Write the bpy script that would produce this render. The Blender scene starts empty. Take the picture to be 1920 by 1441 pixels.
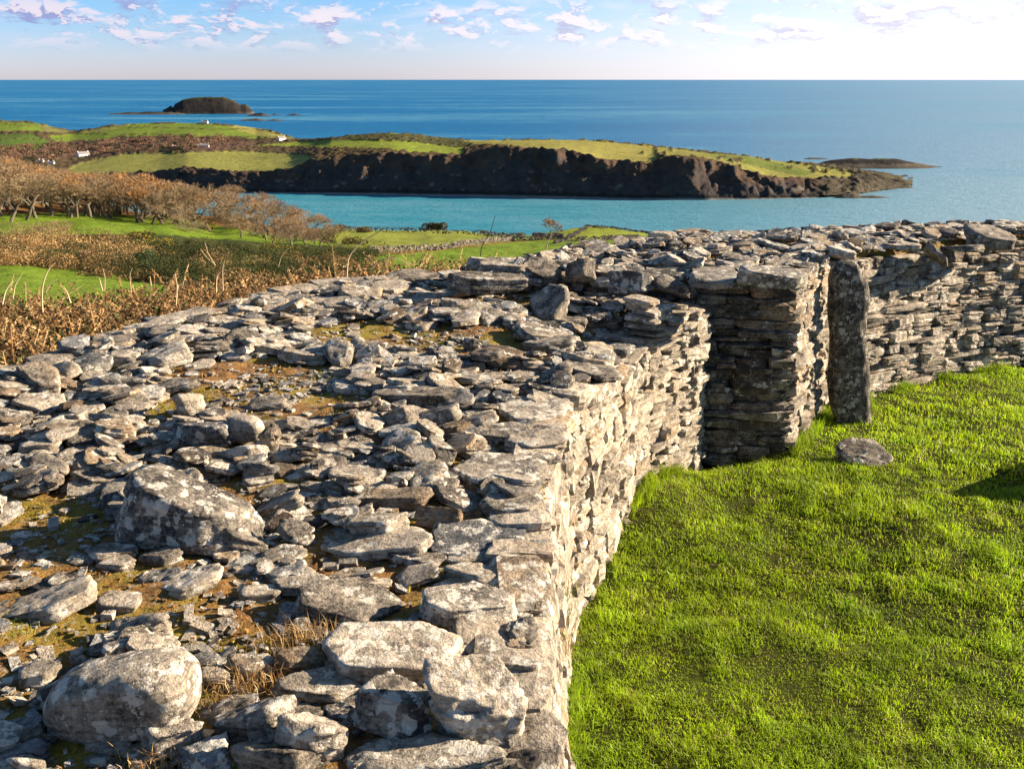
import bpy, math, random
import numpy as np
R = math.radians
C = bpy.context.scene
# ------------------------------------------------------------------ camera, world, sun, exposure
F, CX, CY, CAMZ = 1750.0, 960.0, 720.5, 1.6
PITCH = R(18.1)
cam = bpy.data.cameras.new('camera'); camo = bpy.data.objects.new('camera', cam)
C.collection.objects.link(camo); C.camera = camo
cam.sensor_width = 36; cam.lens = F/1920*36; cam.clip_start = 0.05; cam.clip_end = 400000
camo.location = (0, 0, CAMZ); camo.rotation_euler = (math.pi/2-PITCH, 0, 0)
SUN_AZ, SUN_EL = R(77), R(20)          # azimuth clockwise from +Y (view direction)
w = bpy.data.worlds.new('World'); C.world = w; w.use_nodes = True
nt = w.node_tree; nt.nodes.clear()
def N(nt, t, **k):
    n = nt.nodes.new(t)
    for a, b in k.items():
        if a.startswith('i_'):
            n.inputs[int(a[2:]) if a[2:].isdigit() else a[2:].replace('_', ' ')].default_value = b
        else: setattr(n, a, b)
    return n
sky = N(nt, 'ShaderNodeTexSky', sky_type='NISHITA', sun_disc=False, sun_elevation=SUN_EL,
        sun_rotation=SUN_AZ, altitude=100, air_density=1.0, dust_density=0.25, ozone_density=4.0)
L = nt.links.new
tc = N(nt, 'ShaderNodeTexCoord')
sep = N(nt, 'ShaderNodeSeparateXYZ'); L(tc.outputs['Generated'], sep.inputs[0])
def M(nt, op, a, b=None, c=None, clamp=False):
    n = nt.nodes.new('ShaderNodeMath'); n.operation = op; n.use_clamp = clamp
    for i, v in enumerate((a, b, c)):
        if v is None: continue
        if isinstance(v, (int, float)): n.inputs[i].default_value = v
        else: nt.links.new(v, n.inputs[i])
    return n.outputs[0]
def MIX(nt, f, a, b, mode='MIX'):
    n = nt.nodes.new('ShaderNodeMix'); n.data_type = 'RGBA'; n.blend_type = mode; n.clamp_factor = True
    for i, v in ((0, f), (6, a), (7, b)):
        if isinstance(v, (int, float)): n.inputs[i].default_value = v
        elif isinstance(v, tuple): n.inputs[i].default_value = (v[0], v[1], v[2], 1)
        else: nt.links.new(v, n.inputs[i])
    return n.outputs[2]
def RAMP(nt, f, a, b, c=0.0, d=1.0, smooth=True):
    n = nt.nodes.new('ShaderNodeMapRange'); n.interpolation_type = 'SMOOTHSTEP' if smooth else 'LINEAR'; n.clamp = True
    nt.links.new(f, n.inputs[0])
    n.inputs[1].default_value = a; n.inputs[2].default_value = b; n.inputs[3].default_value = c; n.inputs[4].default_value = d
    return n.outputs[0]
def NOISE(nt, vec, scale, detail=6, rough=0.6, dist=0.0, out=0):
    n = nt.nodes.new('ShaderNodeTexNoise'); n.inputs['Scale'].default_value = scale
    n.inputs['Detail'].default_value = detail; n.inputs['Roughness'].default_value = rough
    n.inputs['Distortion'].default_value = dist
    nt.links.new(vec, n.inputs['Vector']); return n.outputs[out]
def VMUL(nt, vec, s):
    n = nt.nodes.new('ShaderNodeVectorMath'); n.operation = 'MULTIPLY'; nt.links.new(vec, n.inputs[0]); n.inputs[1].default_value = s
    return n.outputs[0]
el = M(nt, 'ARCSINE', sep.outputs[2])
az = M(nt, 'ARCTAN2', sep.outputs[0], sep.outputs[1])
cmb = N(nt, 'ShaderNodeCombineXYZ'); L(az, cmb.inputs[0]); L(el, cmb.inputs[1])
# little cumulus rows and thin streaks, in sky directions
cl1 = NOISE(nt, VMUL(nt, cmb.outputs[0], (1.0, 2.4, 1)), 24.0, 9, 0.62, 0.3)
row = M(nt, 'MULTIPLY', RAMP(nt, el, 0.022, 0.044), RAMP(nt, el, 0.085, 0.060))
row2 = NOISE(nt, VMUL(nt, cmb.outputs[0], (1.0, 5.0, 1)), 3.0, 3, 0.5)
cden = M(nt, 'MULTIPLY', RAMP(nt, M(nt, 'ADD', cl1, M(nt, 'MULTIPLY', row2, 0.25)), 0.59, 0.71), row)
# underside of each cloud is greyer: same noise sampled a bit higher
off = N(nt, 'ShaderNodeVectorMath', operation='ADD'); L(cmb.outputs[0], off.inputs[0]); off.inputs[1].default_value = (0.004, 0.007, 0)
cl2 = NOISE(nt, VMUL(nt, off.outputs[0], (1.0, 2.4, 1)), 24.0, 9, 0.62, 0.3)
under = RAMP(nt, M(nt, 'SUBTRACT', cl2, cl1), -0.03, 0.025)
st = NOISE(nt, VMUL(nt, cmb.outputs[0], (1.0, 7.0, 1)), 9.0, 7, 0.6, 0.5)
stden = M(nt, 'MULTIPLY', RAMP(nt, st, 0.46, 0.72), M(nt, 'MULTIPLY', RAMP(nt, el, 0.02, 0.07, 0.1, 0.6), RAMP(nt, el, 0.3, 0.13)))
lum = MIX(nt, 1.0, sky.outputs[0], MIX(nt, RAMP(nt, el, 0.12, 0.35), MIX(nt, RAMP(nt, el, 0.0, 0.085), (.92, .90, 1.30), (.58, .84, 1.2)), (1.0, .95, .85)), 'MULTIPLY')
glow = RAMP(nt, az, -0.55, 0.75)
base = MIX(nt, M(nt, 'MULTIPLY', M(nt, 'MULTIPLY', RAMP(nt, az, -0.25, 0.5), RAMP(nt, az, 2.0, 1.3)), RAMP(nt, el, 0.22, 0.0, 0, .85)), lum, (6.9, 6.6, 6.8))
cloudlit = MIX(nt, glow, (5.2, 4.6, 5.2), (7.4, 6.9, 6.9))
clouddark = MIX(nt, glow, (1.9, 2.1, 3.9), (5.4, 5.1, 5.9))
streak = MIX(nt, glow, (4.0, 4.3, 5.7), (7.2, 6.8, 7.0))
s1 = MIX(nt, stden, base, streak)
s2 = MIX(nt, M(nt, 'MULTIPLY', cden, 0.9), s1, MIX(nt, under, cloudlit, clouddark))
bg = N(nt, 'ShaderNodeBackground'); bg.inputs[1].default_value = 0.05
s2 = MIX(nt, RAMP(nt, el, -0.03, -0.012), (.25, .25, .22), s2)
L(s2, bg.inputs[0]); wo = N(nt, 'ShaderNodeOutputWorld'); L(bg.outputs[0], wo.inputs[0])
sl = bpy.data.lights.new('sun', 'SUN'); sl.energy = 5.0; sl.angle = R(0.5); sl.color = (1.0, 0.82, 0.59)
so = bpy.data.objects.new('sun', sl); C.collection.objects.link(so)
from mathutils import Vector
so.rotation_euler = Vector((math.sin(SUN_AZ)*math.cos(SUN_EL), math.cos(SUN_AZ)*math.cos(SUN_EL), math.sin(SUN_EL))).to_track_quat('Z', 'Y').to_euler()
C.view_settings.view_transform = 'Standard'; C.view_settings.look = 'None'
C.view_settings.exposure = 1.78; C.view_settings.gamma = 1.0
C.cycles.max_bounces = 5; C.cycles.diffuse_bounces = 2; C.cycles.glossy_bounces = 2
C.cycles.transparent_max_bounces = 4; C.cycles.caustics_reflective = False; C.cycles.caustics_refractive = False
SEA = -100.0

# ------------------------------------------------------------------ geometry helpers
def ray(px, py):
    u = (px-CX)/F; v = (CY-py)/F
    return np.array([u, math.cos(PITCH)+v*math.sin(PITCH), -math.sin(PITCH)+v*math.cos(PITCH)])
def pz(px, py, z):                      # where the ray meets height z
    d = ray(px, py); t = (z-CAMZ)/d[2]; return np.array([d[0]*t, d[1]*t, z])
def pD(px, py, D):                      # at horizontal distance D
    d = ray(px, py); t = D/math.hypot(d[0], d[1]); return np.array([d[0]*t, d[1]*t, CAMZ+d[2]*t])
def proj(P):
    P = np.asarray(P, float); x = P[..., 0]; y = P[..., 1]; z = P[..., 2]-CAMZ
    fw = y*math.cos(PITCH)-z*math.sin(PITCH); up = y*math.sin(PITCH)+z*math.cos(PITCH)
    fw = np.where(fw < 0.05, 0.05, fw)
    return CX+F*x/fw, CY-F*up/fw, fw
def smooth(a, b, x):
    t = np.clip((x-a)/(b-a), 0, 1); return t*t*(3-2*t)
def hsh(i, j, k, s):
    h = (i*374761393+j*668265263+k*2147483647+s*974634777) & 0xffffffff
    h = ((h ^ (h >> 13))*1274126177) & 0xffffffff
    h = ((h ^ (h >> 16))*2246822519) & 0xffffffff
    return ((h ^ (h >> 15)) & 0xffff)/65535.0
def vnoise(P, s=0):
    P = np.asarray(P, float); I = np.floor(P).astype(np.int64); f = P-I; f = f*f*(3-2*f)
    r = 0
    for a in (0, 1):
        wa = f[..., 0] if a else 1-f[..., 0]
        for b in (0, 1):
            wb = f[..., 1] if b else 1-f[..., 1]
            for c in (0, 1):
                wc = f[..., 2] if c else 1-f[..., 2]
                r = r+wa*wb*wc*hsh(I[..., 0]+a, I[..., 1]+b, I[..., 2]+c, s)
    return r
def fbm(P, s=0, o=4, g=0.5):
    P = np.asarray(P, float); r = 0; a = 1; t = 0
    for i in range(o):
        r = r+a*vnoise(P*(2.03**i)+i*17.3, s+i); t += a; a *= g
    return r/t-0.5
def mesh(name, V, Fs, mat=None, attrs=None, smooth_sh=False, parent=None, loc=None):
    """V (n,3); Fs list of index arrays (m,3)/(m,4)."""
    me = bpy.data.meshes.new(name); V = np.ascontiguousarray(V, dtype=np.float32)
    if isinstance(Fs, np.ndarray): Fs = [Fs]
    Fs = [f for f in Fs if len(f)]
    idx = np.concatenate([f.ravel() for f in Fs]).astype(np.int32)
    tot = np.concatenate([np.full(len(f), f.shape[1], np.int32) for f in Fs])
    st = np.concatenate([[0], np.cumsum(tot)[:-1]]).astype(np.int32)
    me.vertices.add(len(V)); me.vertices.foreach_set('co', V.ravel())
    me.loops.add(len(idx)); me.loops.foreach_set('vertex_index', idx)
    me.polygons.add(len(tot)); me.polygons.foreach_set('loop_start', st)
    try: me.polygons.foreach_set('loop_total', tot)
    except Exception: pass
    me.polygons.foreach_set('use_smooth', np.full(len(tot), smooth_sh, bool))
    for k, a in (attrs or {}).items():
        a = np.asarray(a, np.float32)
        if a.ndim == 2 and a.shape[1] == 4:
            at = me.attributes.new(k, 'FLOAT_COLOR', 'POINT'); at.data.foreach_set('color', a.ravel())
        elif a.ndim == 2:
            at = me.attributes.new(k, 'FLOAT_VECTOR', 'POINT'); at.data.foreach_set('vector', a.ravel())
        else:
            at = me.attributes.new(k, 'FLOAT', 'POINT'); at.data.foreach_set('value', a)
    me.update(calc_edges=True)
    if mat: me.materials.append(mat)
    o = bpy.data.objects.new(name, me); C.collection.objects.link(o)
    if parent: o.parent = parent
    if loc is not None: o.location = tuple(loc)
    return o
def tag(o, label=None, cat=None, group=None, kind=None):
    if label: o['label'] = label
    if cat: o['category'] = cat
    if group: o['group'] = group
    if kind: o['kind'] = kind
    return o
def empty(name, loc, rz=0):
    o = bpy.data.objects.new(name, None); C.collection.objects.link(o)
    o.location = tuple(loc); o.rotation_euler = (0, 0, rz); o.empty_display_size = 0.2; return o
def copy_tree(o, parent=None):
    c = o.copy(); C.collection.objects.link(c); c.parent = parent
    for ch in [x for x in o.children]: copy_tree(ch, c)
    return c
class Acc:
    def __init__(s): s.V = []; s.F = {3: [], 4: []}; s.A = {}; s.n = 0
    def add(s, V, Fq, **attrs):
        s.V.append(V); s.F[Fq.shape[1]].append(Fq+s.n); s.n += len(V)
        for k, a in attrs.items(): s.A.setdefault(k, []).append(a)
    def build(s, name, mat, **k):
        return mesh(name, np.concatenate(s.V), [np.concatenate(s.F[q]) for q in (3, 4) if s.F[q]], mat,
                    {a: np.concatenate(b) for a, b in s.A.items()}, **k)
_cs = {}
def cubesphere(k):
    if k in _cs: return _cs[k]
    key = {}; V = []; Q = []
    def vid(p):
        if p not in key: key[p] = len(V); V.append(p)
        return key[p]
    for ax in range(3):
        for sg in (-1, 1):
            for i in range(k):
                for j in range(k):
                    q = []
                    for a, b in ((i, j), (i+1, j), (i+1, j+1), (i, j+1)):
                        c = [0, 0, 0]; c[ax] = sg*k; c[(ax+1) % 3] = 2*a-k; c[(ax+2) % 3] = 2*b-k
                        q.append(vid(tuple(c)))
                    Q.append(q if sg > 0 else q[::-1])
    V = np.array(V, float)/k; V = np.tan(V*math.pi/4*0.98); V /= np.linalg.norm(V, axis=1)[:, None]
    _cs[k] = (V, np.array(Q)); return _cs[k]
def rotm(rx, ry, rz):
    cx, sx, cy, sy, cz, sz = math.cos(rx), math.sin(rx), math.cos(ry), math.sin(ry), math.cos(rz), math.sin(rz)
    return (np.array([[cz, -sz, 0], [sz, cz, 0], [0, 0, 1]]) @ np.array([[cy, 0, sy], [0, 1, 0], [-sy, 0, cy]])
            @ np.array([[1, 0, 0], [0, cx, -sx], [0, sx, cx]]))
def stone(rng, Lx, Wy, T, k=6, kind='slab'):
    """angular laminated stone about the origin: directions cut by a set of planes."""
    S, Q = cubesphere(k)
    dim = np.array([Lx, Wy, T])/2
    d = S*dim; d /= np.linalg.norm(d, axis=1)[:, None]
    nn, hh = [], []
    if kind == 'brick':                       # masonry block, x along the wall, y outward
        for a, h in ((0, dim[0]), (math.pi, dim[0]), (math.pi/2, dim[1]), (-math.pi/2, dim[1])):
            a2 = a+rng.uniform(-.16, .16); nn.append((math.cos(a2), math.sin(a2), rng.uniform(-.28, .28))); hh.append(h)
        tl = rng.uniform(-.09, .09)
        nn.append((tl, rng.uniform(-.1, .1), 1)); hh.append(dim[2])
        nn.append((tl+rng.uniform(-.1, .1), rng.uniform(-.1, .1), -1)); hh.append(dim[2])
        p = rng.uniform(14, 34); nchip = 3
    elif kind == 'wedge':                     # flat top falling away to the right, steep front
        for v, h in (((-1, .1, .28), .93), ((-.75, -.6, .3), .95), ((0, -1, .22), .92), ((.1, 1, .1), 1.0), ((.20, .12, 1), .95), ((.8, 0, .62), .80), ((.5, -.8, .35), .9), ((0, 0, -1), 1)):
            v = np.array(v, float); nn.append(tuple(v)); hh.append(h*math.sqrt(((v*dim)**2).sum()) if abs(v[2]) < .9 else dim[2]*h)
        p = 26; nchip = 2
    elif kind == 'round':
        for i in range(9):
            v = rng.normal(size=3); v /= np.linalg.norm(v); nn.append(tuple(v/dim)); hh.append(1.0*rng.uniform(.9, 1.02)*np.linalg.norm(v))
        for v in ((1, 0, 0), (-1, 0, 0), (0, 1, 0), (0, -1, 0), (0, 0, 1), (0, 0, -1)):
            nn.append(tuple(np.array(v)/dim)); hh.append(1.0)
        p = 4.2; nchip = 0
    else:
        n = rng.integers(5, 8); a0 = rng.uniform(0, 6.28)
        for i in range(n):
            a = a0+(i+rng.uniform(-.3, .3))*2*math.pi/n
            c, s = math.cos(a), math.sin(a)
            nn.append((c, s, rng.uniform(-.28, .28) if kind == 'slab' else rng.uniform(-.3, .3)))
            hh.append(math.hypot(c*dim[0], s*dim[1])*rng.uniform(.80, 1.0))
        tlt = .12 if kind == 'slab' else .28
        nn.append((rng.uniform(-tlt, tlt)*T/Lx*3, rng.uniform(-tlt, tlt)*T/Wy*3, 1)); hh.append(dim[2])
        nn.append((rng.uniform(-tlt, tlt)*T/Lx*3, rng.uniform(-tlt, tlt)*T/Wy*3, -1)); hh.append(dim[2])
        p = rng.uniform(30, 70) if kind == 'slab' else rng.uniform(20, 40); nchip = 3
    for i in range(nchip):
        v = rng.normal(size=3); v /= np.linalg.norm(v)
        nn.append(tuple(v)); hh.append(np.abs(v) @ dim*rng.uniform(.72, .92))
    nn = np.array(nn, float); hh = np.array(hh)
    q = np.maximum(d @ nn.T, 0)/hh
    mx = q.max(1)[:, None]; wgt = (q/mx)**p; r = 1/(mx[:, 0]*wgt.sum(1)**(1/p))
    V = d*r[:, None]
    Nn = wgt @ (nn/np.linalg.norm(nn, axis=1)[:, None]); Nn /= np.linalg.norm(Nn, axis=1)[:, None]+1e-9
    off = rng.uniform(0, 60, 3); m = min(dim)
    if k >= 4:
        sc = 2.2/max(m*2, .04)
        amp = m*(.09 if kind == 'slab' else .13 if kind != 'round' else .11)
        V = V+Nn*(fbm(V*np.array([sc*.45, sc*.45, sc])+off, 3, 3 if k > 7 else 2)*amp*2)[:, None]
        if kind != 'round':                   # laminations step the edges in and out
            side = np.clip(1-np.abs(Nn[:, 2])*1.2, 0, 1)
            lay = np.floor(V[:, 2]/T*rng.uniform(3, 6)+.8*vnoise(V*[5, 5, 5]/max(Lx, .1)+off))
            st = hsh(lay.astype(np.int64), 3*np.ones(len(V), np.int64), np.zeros(len(V), np.int64), int(off[0]*99))-.5
            V = V+Nn*[1, 1, 0]*(st*side*min(T*.35, .022))[:, None]
    if k >= 12:
        V = V+Nn*(fbm(V*34+off, 9, 3, .6)*(.016 if kind != 'round' else .006))[:, None]
    return V, Q, V+off
# ------------------------------------------------------------------ materials
def mat_new(name):
    m = bpy.data.materials.new(name); m.use_nodes = True; t = m.node_tree
    b = t.nodes['Principled BSDF']; b.inputs['Specular IOR Level'].default_value = 0.25; b.inputs['Roughness'].default_value = 0.85
    return m, t, b
def ATTR(t, n, o='Color'):
    a = t.nodes.new('ShaderNodeAttribute'); a.attribute_name = n; return a.outputs[o]
def bump(t, b, h, dist=0.01, strength=1.0):
    n = t.nodes.new('ShaderNodeBump'); n.inputs['Distance'].default_value = dist; n.inputs['Strength'].default_value = strength
    t.links.new(h, n.inputs['Height']); t.links.new(n.outputs[0], b.inputs['Normal'])
def stone_mat():
    m, t, b = mat_new('slate_stone')
    co = ATTR(t, 'sc', 'Vector'); sp = t.nodes.new('ShaderNodeSeparateColor'); t.links.new(ATTR(t, 'st'), sp.inputs[0])
    tone, hue, lich = sp.outputs[0], sp.outputs[1], sp.outputs[2]
    n1 = NOISE(t, co, 9, 6, .65); n2 = NOISE(t, VMUL(t, co, (6, 6, 60)), 1.2, 5, .6, .4)
    n3 = NOISE(t, co, 70, 5, .7); n4 = NOISE(t, co, 3.0, 3, .5)
    f = M(t, 'ADD', M(t, 'MULTIPLY', tone, .55), M(t, 'MULTIPLY', M(t, 'SUBTRACT', n1, .5), 1.5))
    f = M(t, 'ADD', f, M(t, 'MULTIPLY', M(t, 'SUBTRACT', n2, .5), .7))
    f = M(t, 'ADD', f, M(t, 'MULTIPLY', M(t, 'SUBTRACT', n3, .5), 1.25), clamp=True)
    c = MIX(t, f, (.035, .03, .027), (.62, .53, .42))
    rust = MIX(t, f, (.11, .075, .045), (.58, .43, .28)); blue = MIX(t, f, (.06, .065, .075), (.46, .45, .43))
    c = MIX(t, RAMP(t, M(t, 'ADD', hue, M(t, 'MULTIPLY', M(t, 'SUBTRACT', n4, .5), .8)), .70, 1.0), c, rust)
    c = MIX(t, RAMP(t, hue, .36, .08), c, blue)
    # lichen: pale crusty blots with ragged edges, a few dark and yellow ones
    wv = N(t, 'ShaderNodeVectorMath', operation='ADD'); t.links.new(co, wv.inputs[0])
    nv = t.nodes.new('ShaderNodeTexNoise'); nv.inputs['Scale'].default_value = 25; t.links.new(co, nv.inputs['Vector'])
    t.links.new(VMUL(t, nv.outputs['Color'], (.07, .07, .07)), wv.inputs[1])
    vo = t.nodes.new('ShaderNodeTexVoronoi'); vo.inputs['Scale'].default_value = 17; t.links.new(wv.outputs[0], vo.inputs['Vector'])
    vs = t.nodes.new('ShaderNodeSeparateColor'); t.links.new(vo.outputs['Color'], vs.inputs[0])
    rad = M(t, 'MULTIPLY', vs.outputs[0], .62)
    spot = RAMP(t, M(t, 'SUBTRACT', M(t, 'ADD', vo.outputs['Distance'], M(t, 'MULTIPLY', M(t, 'SUBTRACT', n3, .5), .35)), rad), .02, -.04)
    lm = NOISE(t, co, 5.0, 4, .6)
    lmask = RAMP(t, M(t, 'ADD', lm, M(t, 'MULTIPLY', lich, .35)), .60, .70)
    patch = RAMP(t, M(t, 'ADD', NOISE(t, co, 14, 8, .72), M(t, 'MULTIPLY', lich, .13)), .66, .71)
    c = MIX(t, M(t, 'MULTIPLY', M(t, 'MULTIPLY', spot, lmask), .6), c, (.66, .63, .56))
    c = MIX(t, M(t, 'MULTIPLY', patch, .8), c, (.68, .62, .53))
    dk = RAMP(t, NOISE(t, co, 22, 6, .7), .55, .64)
    c = MIX(t, M(t, 'MULTIPLY', dk, .7), c, (.055, .05, .045))
    yl = M(t, 'MULTIPLY', RAMP(t, NOISE(t, VMUL(t, co, (1, 1, 1)), 7.7, 6, .7), .68, .72), .5)
    c = MIX(t, yl, c, (.42, .33, .10))
    t.links.new(c, b.inputs['Base Color'])
    h = M(t, 'ADD', M(t, 'MULTIPLY', n2, .7), M(t, 'ADD', M(t, 'MULTIPLY', n1, .9), M(t, 'MULTIPLY', n3, .35)))
    h = M(t, 'ADD', h, M(t, 'MULTIPLY', NOISE(t, co, 190, 3, .6), .12))
    bump(t, b, h, .028, 1.0); return m
MS = stone_mat()
def soil_mat():
    m, t, b = mat_new('moss_and_soil')
    g = t.nodes.new('ShaderNodeNewGeometry').outputs['Position']
    a = NOISE(t, g, 1.6, 6, .65); bb = NOISE(t, g, 14, 6, .7); cc = NOISE(t, g, 90, 4, .7)
    c = MIX(t, RAMP(t, bb, .35, .65), (.08, .045, .018), (.32, .16, .05))
    c = MIX(t, RAMP(t, a, .42, .60), c, MIX(t, bb, (.10, .085, .012), (.36, .27, .03)))
    c = MIX(t, RAMP(t, NOISE(t, g, 26, 5, .7), .56, .64), c, (.33, .29, .23))
    c = MIX(t, RAMP(t, cc, .55, .7, 0, .6), c, (.05, .035, .02))
    t.links.new(c, b.inputs['Base Color']); bump(t, b, M(t, 'ADD', bb, M(t, 'MULTIPLY', cc, .5)), .03, 1); return m
MSOIL = soil_mat()
def core_mat():
    m, t, b = mat_new('wall_core'); g = t.nodes.new('ShaderNodeNewGeometry').outputs['Position']
    n = NOISE(t, g, 12, 6, .7); t.links.new(MIX(t, n, (.03, .025, .02), (.14, .12, .095)), b.inputs['Base Color'])
    bump(t, b, n, .05, 1); return m
MCORE = core_mat()
def leaf_mat(name, rough=.7, trans=.35, spec=.3, var=.5):
    """colour comes from the 'col' attribute of each blade or leaf"""
    m, t, b = mat_new(name); b.inputs['Roughness'].default_value = rough; b.inputs['Specular IOR Level'].default_value = spec
    c = ATTR(t, 'col'); t.links.new(c, b.inputs['Base Color'])
    if trans:
        tr = t.nodes.new('ShaderNodeBsdfTranslucent'); t.links.new(c, tr.inputs[0]); mx = t.nodes.new('ShaderNodeMixShader')
        mx.inputs[0].default_value = trans; t.links.new(b.outputs[0], mx.inputs[1]); t.links.new(tr.outputs[0], mx.inputs[2])
        t.links.new(mx.outputs[0], t.nodes['Material Output'].inputs[0])
    return m
MBLADE = leaf_mat('grass_blades', .5, .45, .45); MBRACK = leaf_mat('dead_fronds', .75, .25, .2)
MTWIG = leaf_mat('bark_twigs', .9, 0, .1); MBUSH = leaf_mat('shrub_leaves', .8, .15, .15)
def land_mat(name, sc, bd, amp=.35):
    m, t, b = mat_new(name); g = t.nodes.new('ShaderNodeNewGeometry').outputs['Position']; c = ATTR(t, 'col')
    a = NOISE(t, g, sc, 7, .7); a2 = NOISE(t, VMUL(t, g, (1, .4, 1)), sc*.13, 6, .7)
    f = M(t, 'ADD', M(t, 'MULTIPLY', a, .65), M(t, 'MULTIPLY', a2, .55))
    mul = RAMP(t, f, .3, .9, 1-amp, 1+amp, False)
    v = t.nodes.new('ShaderNodeVectorMath'); v.operation = 'SCALE'; t.links.new(c, v.inputs[0]); t.links.new(mul, v.inputs['Scale'])
    t.links.new(v.outputs[0], b.inputs['Base Color']); b.inputs['Specular IOR Level'].default_value = .05
    bump(t, b, a, bd, 1); return m
# ------------------------------------------------------------------ the fort walls' plan
def zg(x, y):                                      # grass inside the fort
    D = np.hypot(x, y)
    P = np.stack([np.asarray(x, float)*.9, np.asarray(y, float)*.9, np.zeros_like(np.asarray(x, float))], -1)
    z = -1.43+.15*smooth(4, 7, D)+.12*fbm(P*[.8, 1.5, 1], 5, 3)+.055*fbm(P*[2.4, 3.4, 1], 8, 2)+.14*np.exp(-((x-.95)**2+(y-6.15)**2)/.22)-.14*np.exp(-((x-1.55)**2+(y-7.1)**2)/.18)
    return z+.5*np.exp(-((x-4.55)**2/.20+(y-6.45)**2/.12))+.2*np.exp(-((x-4.2)**2/.2+(y-4.4)**2/.15))  # first hump: out of view, added to cast a shadow across the lawn
def zg0(D): return -1.43+.15*smooth(4, 7, D)
def pg(px, py):
    p = pz(px, py, -1.4)
    for i in range(4): p = pz(px, py, float(zg0(math.hypot(p[0], p[1]))))
    return p
def face(top, base): return np.array(top), np.array(base)
NI = [(np.array([-.15, -2.5, 0]), np.array([0, -2.5, -1.45])), (np.array([-.02, 0, 0]), np.array([.12, 0, -1.45])),
      (pz(1000, 1420, 0), pz(1000, 1420, 0)+[.14, 0, -1.45]),
      (pz(1022, 930, 0), pg(1042, 1440)), (pz(1066, 748, 0), pg(1062, 1180)), (pz(1120, 728, -.08), pg(1118, 1080)),
      (pz(1180, 690, -.25), pg(1184, 952)), (pD(1213, 662, 6.36), pD(1214, 908, 6.36)), (pD(1324, 580, 7.08), pD(1312, 905, 7.08))]
NO = [np.array([-5.2, -2.5, 0]), np.array([-4.7, 1.0, 0]), pz(-250, 830, 0), pz(0, 694, .02), pz(140, 655, .04), pz(270, 607, .04),
      pz(420, 572, .04), pz(560, 537, .05), pz(740, 518, .05), pz(870, 510, .05)]
def fp(tx, ty, bx, by):
    b = pg(bx, by); D = math.hypot(b[0], b[1]); return (pD(tx, ty, D+.06), b)
c1 = fp(1497, 512, 1475, 852)
pas = pz(885, 512, .15)
FI = [(pas, pas+[0, -.03, -1.4]), (pz(1200, 520, .12), None), c1, fp(1545, 495, 1545, 768), fp(1636, 484, 1640, 742),
      fp(1800, 470, 1800, 702), fp(1925, 455, 1925, 686)]
FI[1] = (FI[0][0]*.5+c1[0]*.5, None); FI[1] = (FI[1][0], FI[1][0]+[0.01, -.03, -1.42])
e = FI[-1]; d5 = e[0]-FI[-2][0]; d5[2] = 0; d5 /= np.linalg.norm(d5)
for i, (s, tn) in enumerate(((2.2, -.15), (4.6, -.5), (7.0, -1.0))):
    dd = d5*s; q = np.array([dd[0]*1.0, dd[1]*(1+tn), 0]); FI.append((e[0]+q, e[1]+q))
FO = [pz(885, 490, .2), pz(1080, 462, .1), pz(1150, 452, .05), pz(1250, 443, 0), pz(1400, 439, -.05), pz(1600, 433, -.1), pz(1750, 428, -.1),
      pz(1925, 421, -.1), np.array([9.6, 12.3, -.1]), np.array([12.5, 12.2, -.1])]
def resamp(P, n):
    P = np.array(P); s = np.concatenate([[0], np.cumsum(np.linalg.norm(np.diff(P[:, :2], axis=0), axis=1))])
    q = np.linspace(0, s[-1], n); return np.stack([np.interp(q, s, P[:, i]) for i in range(3)], 1)
def inpoly(x, y, P):
    P = np.asarray(P); r = np.zeros(np.shape(x), bool); j = len(P)-1
    for i in range(len(P)):
        c = ((P[i, 1] > y) != (P[j, 1] > y)) & (x < (P[j, 0]-P[i, 0])*(y-P[i, 1])/(P[j, 1]-P[i, 1]+1e-12)+P[i, 0])
        r ^= c; j = i
    return r
NPOLY = np.array([p[0][:2] for p in NI]+[p[:2] for p in NO[::-1]])
FPOLY = np.array([p[0][:2] for p in FI]+[p[:2] for p in FO[::-1]])
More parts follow.
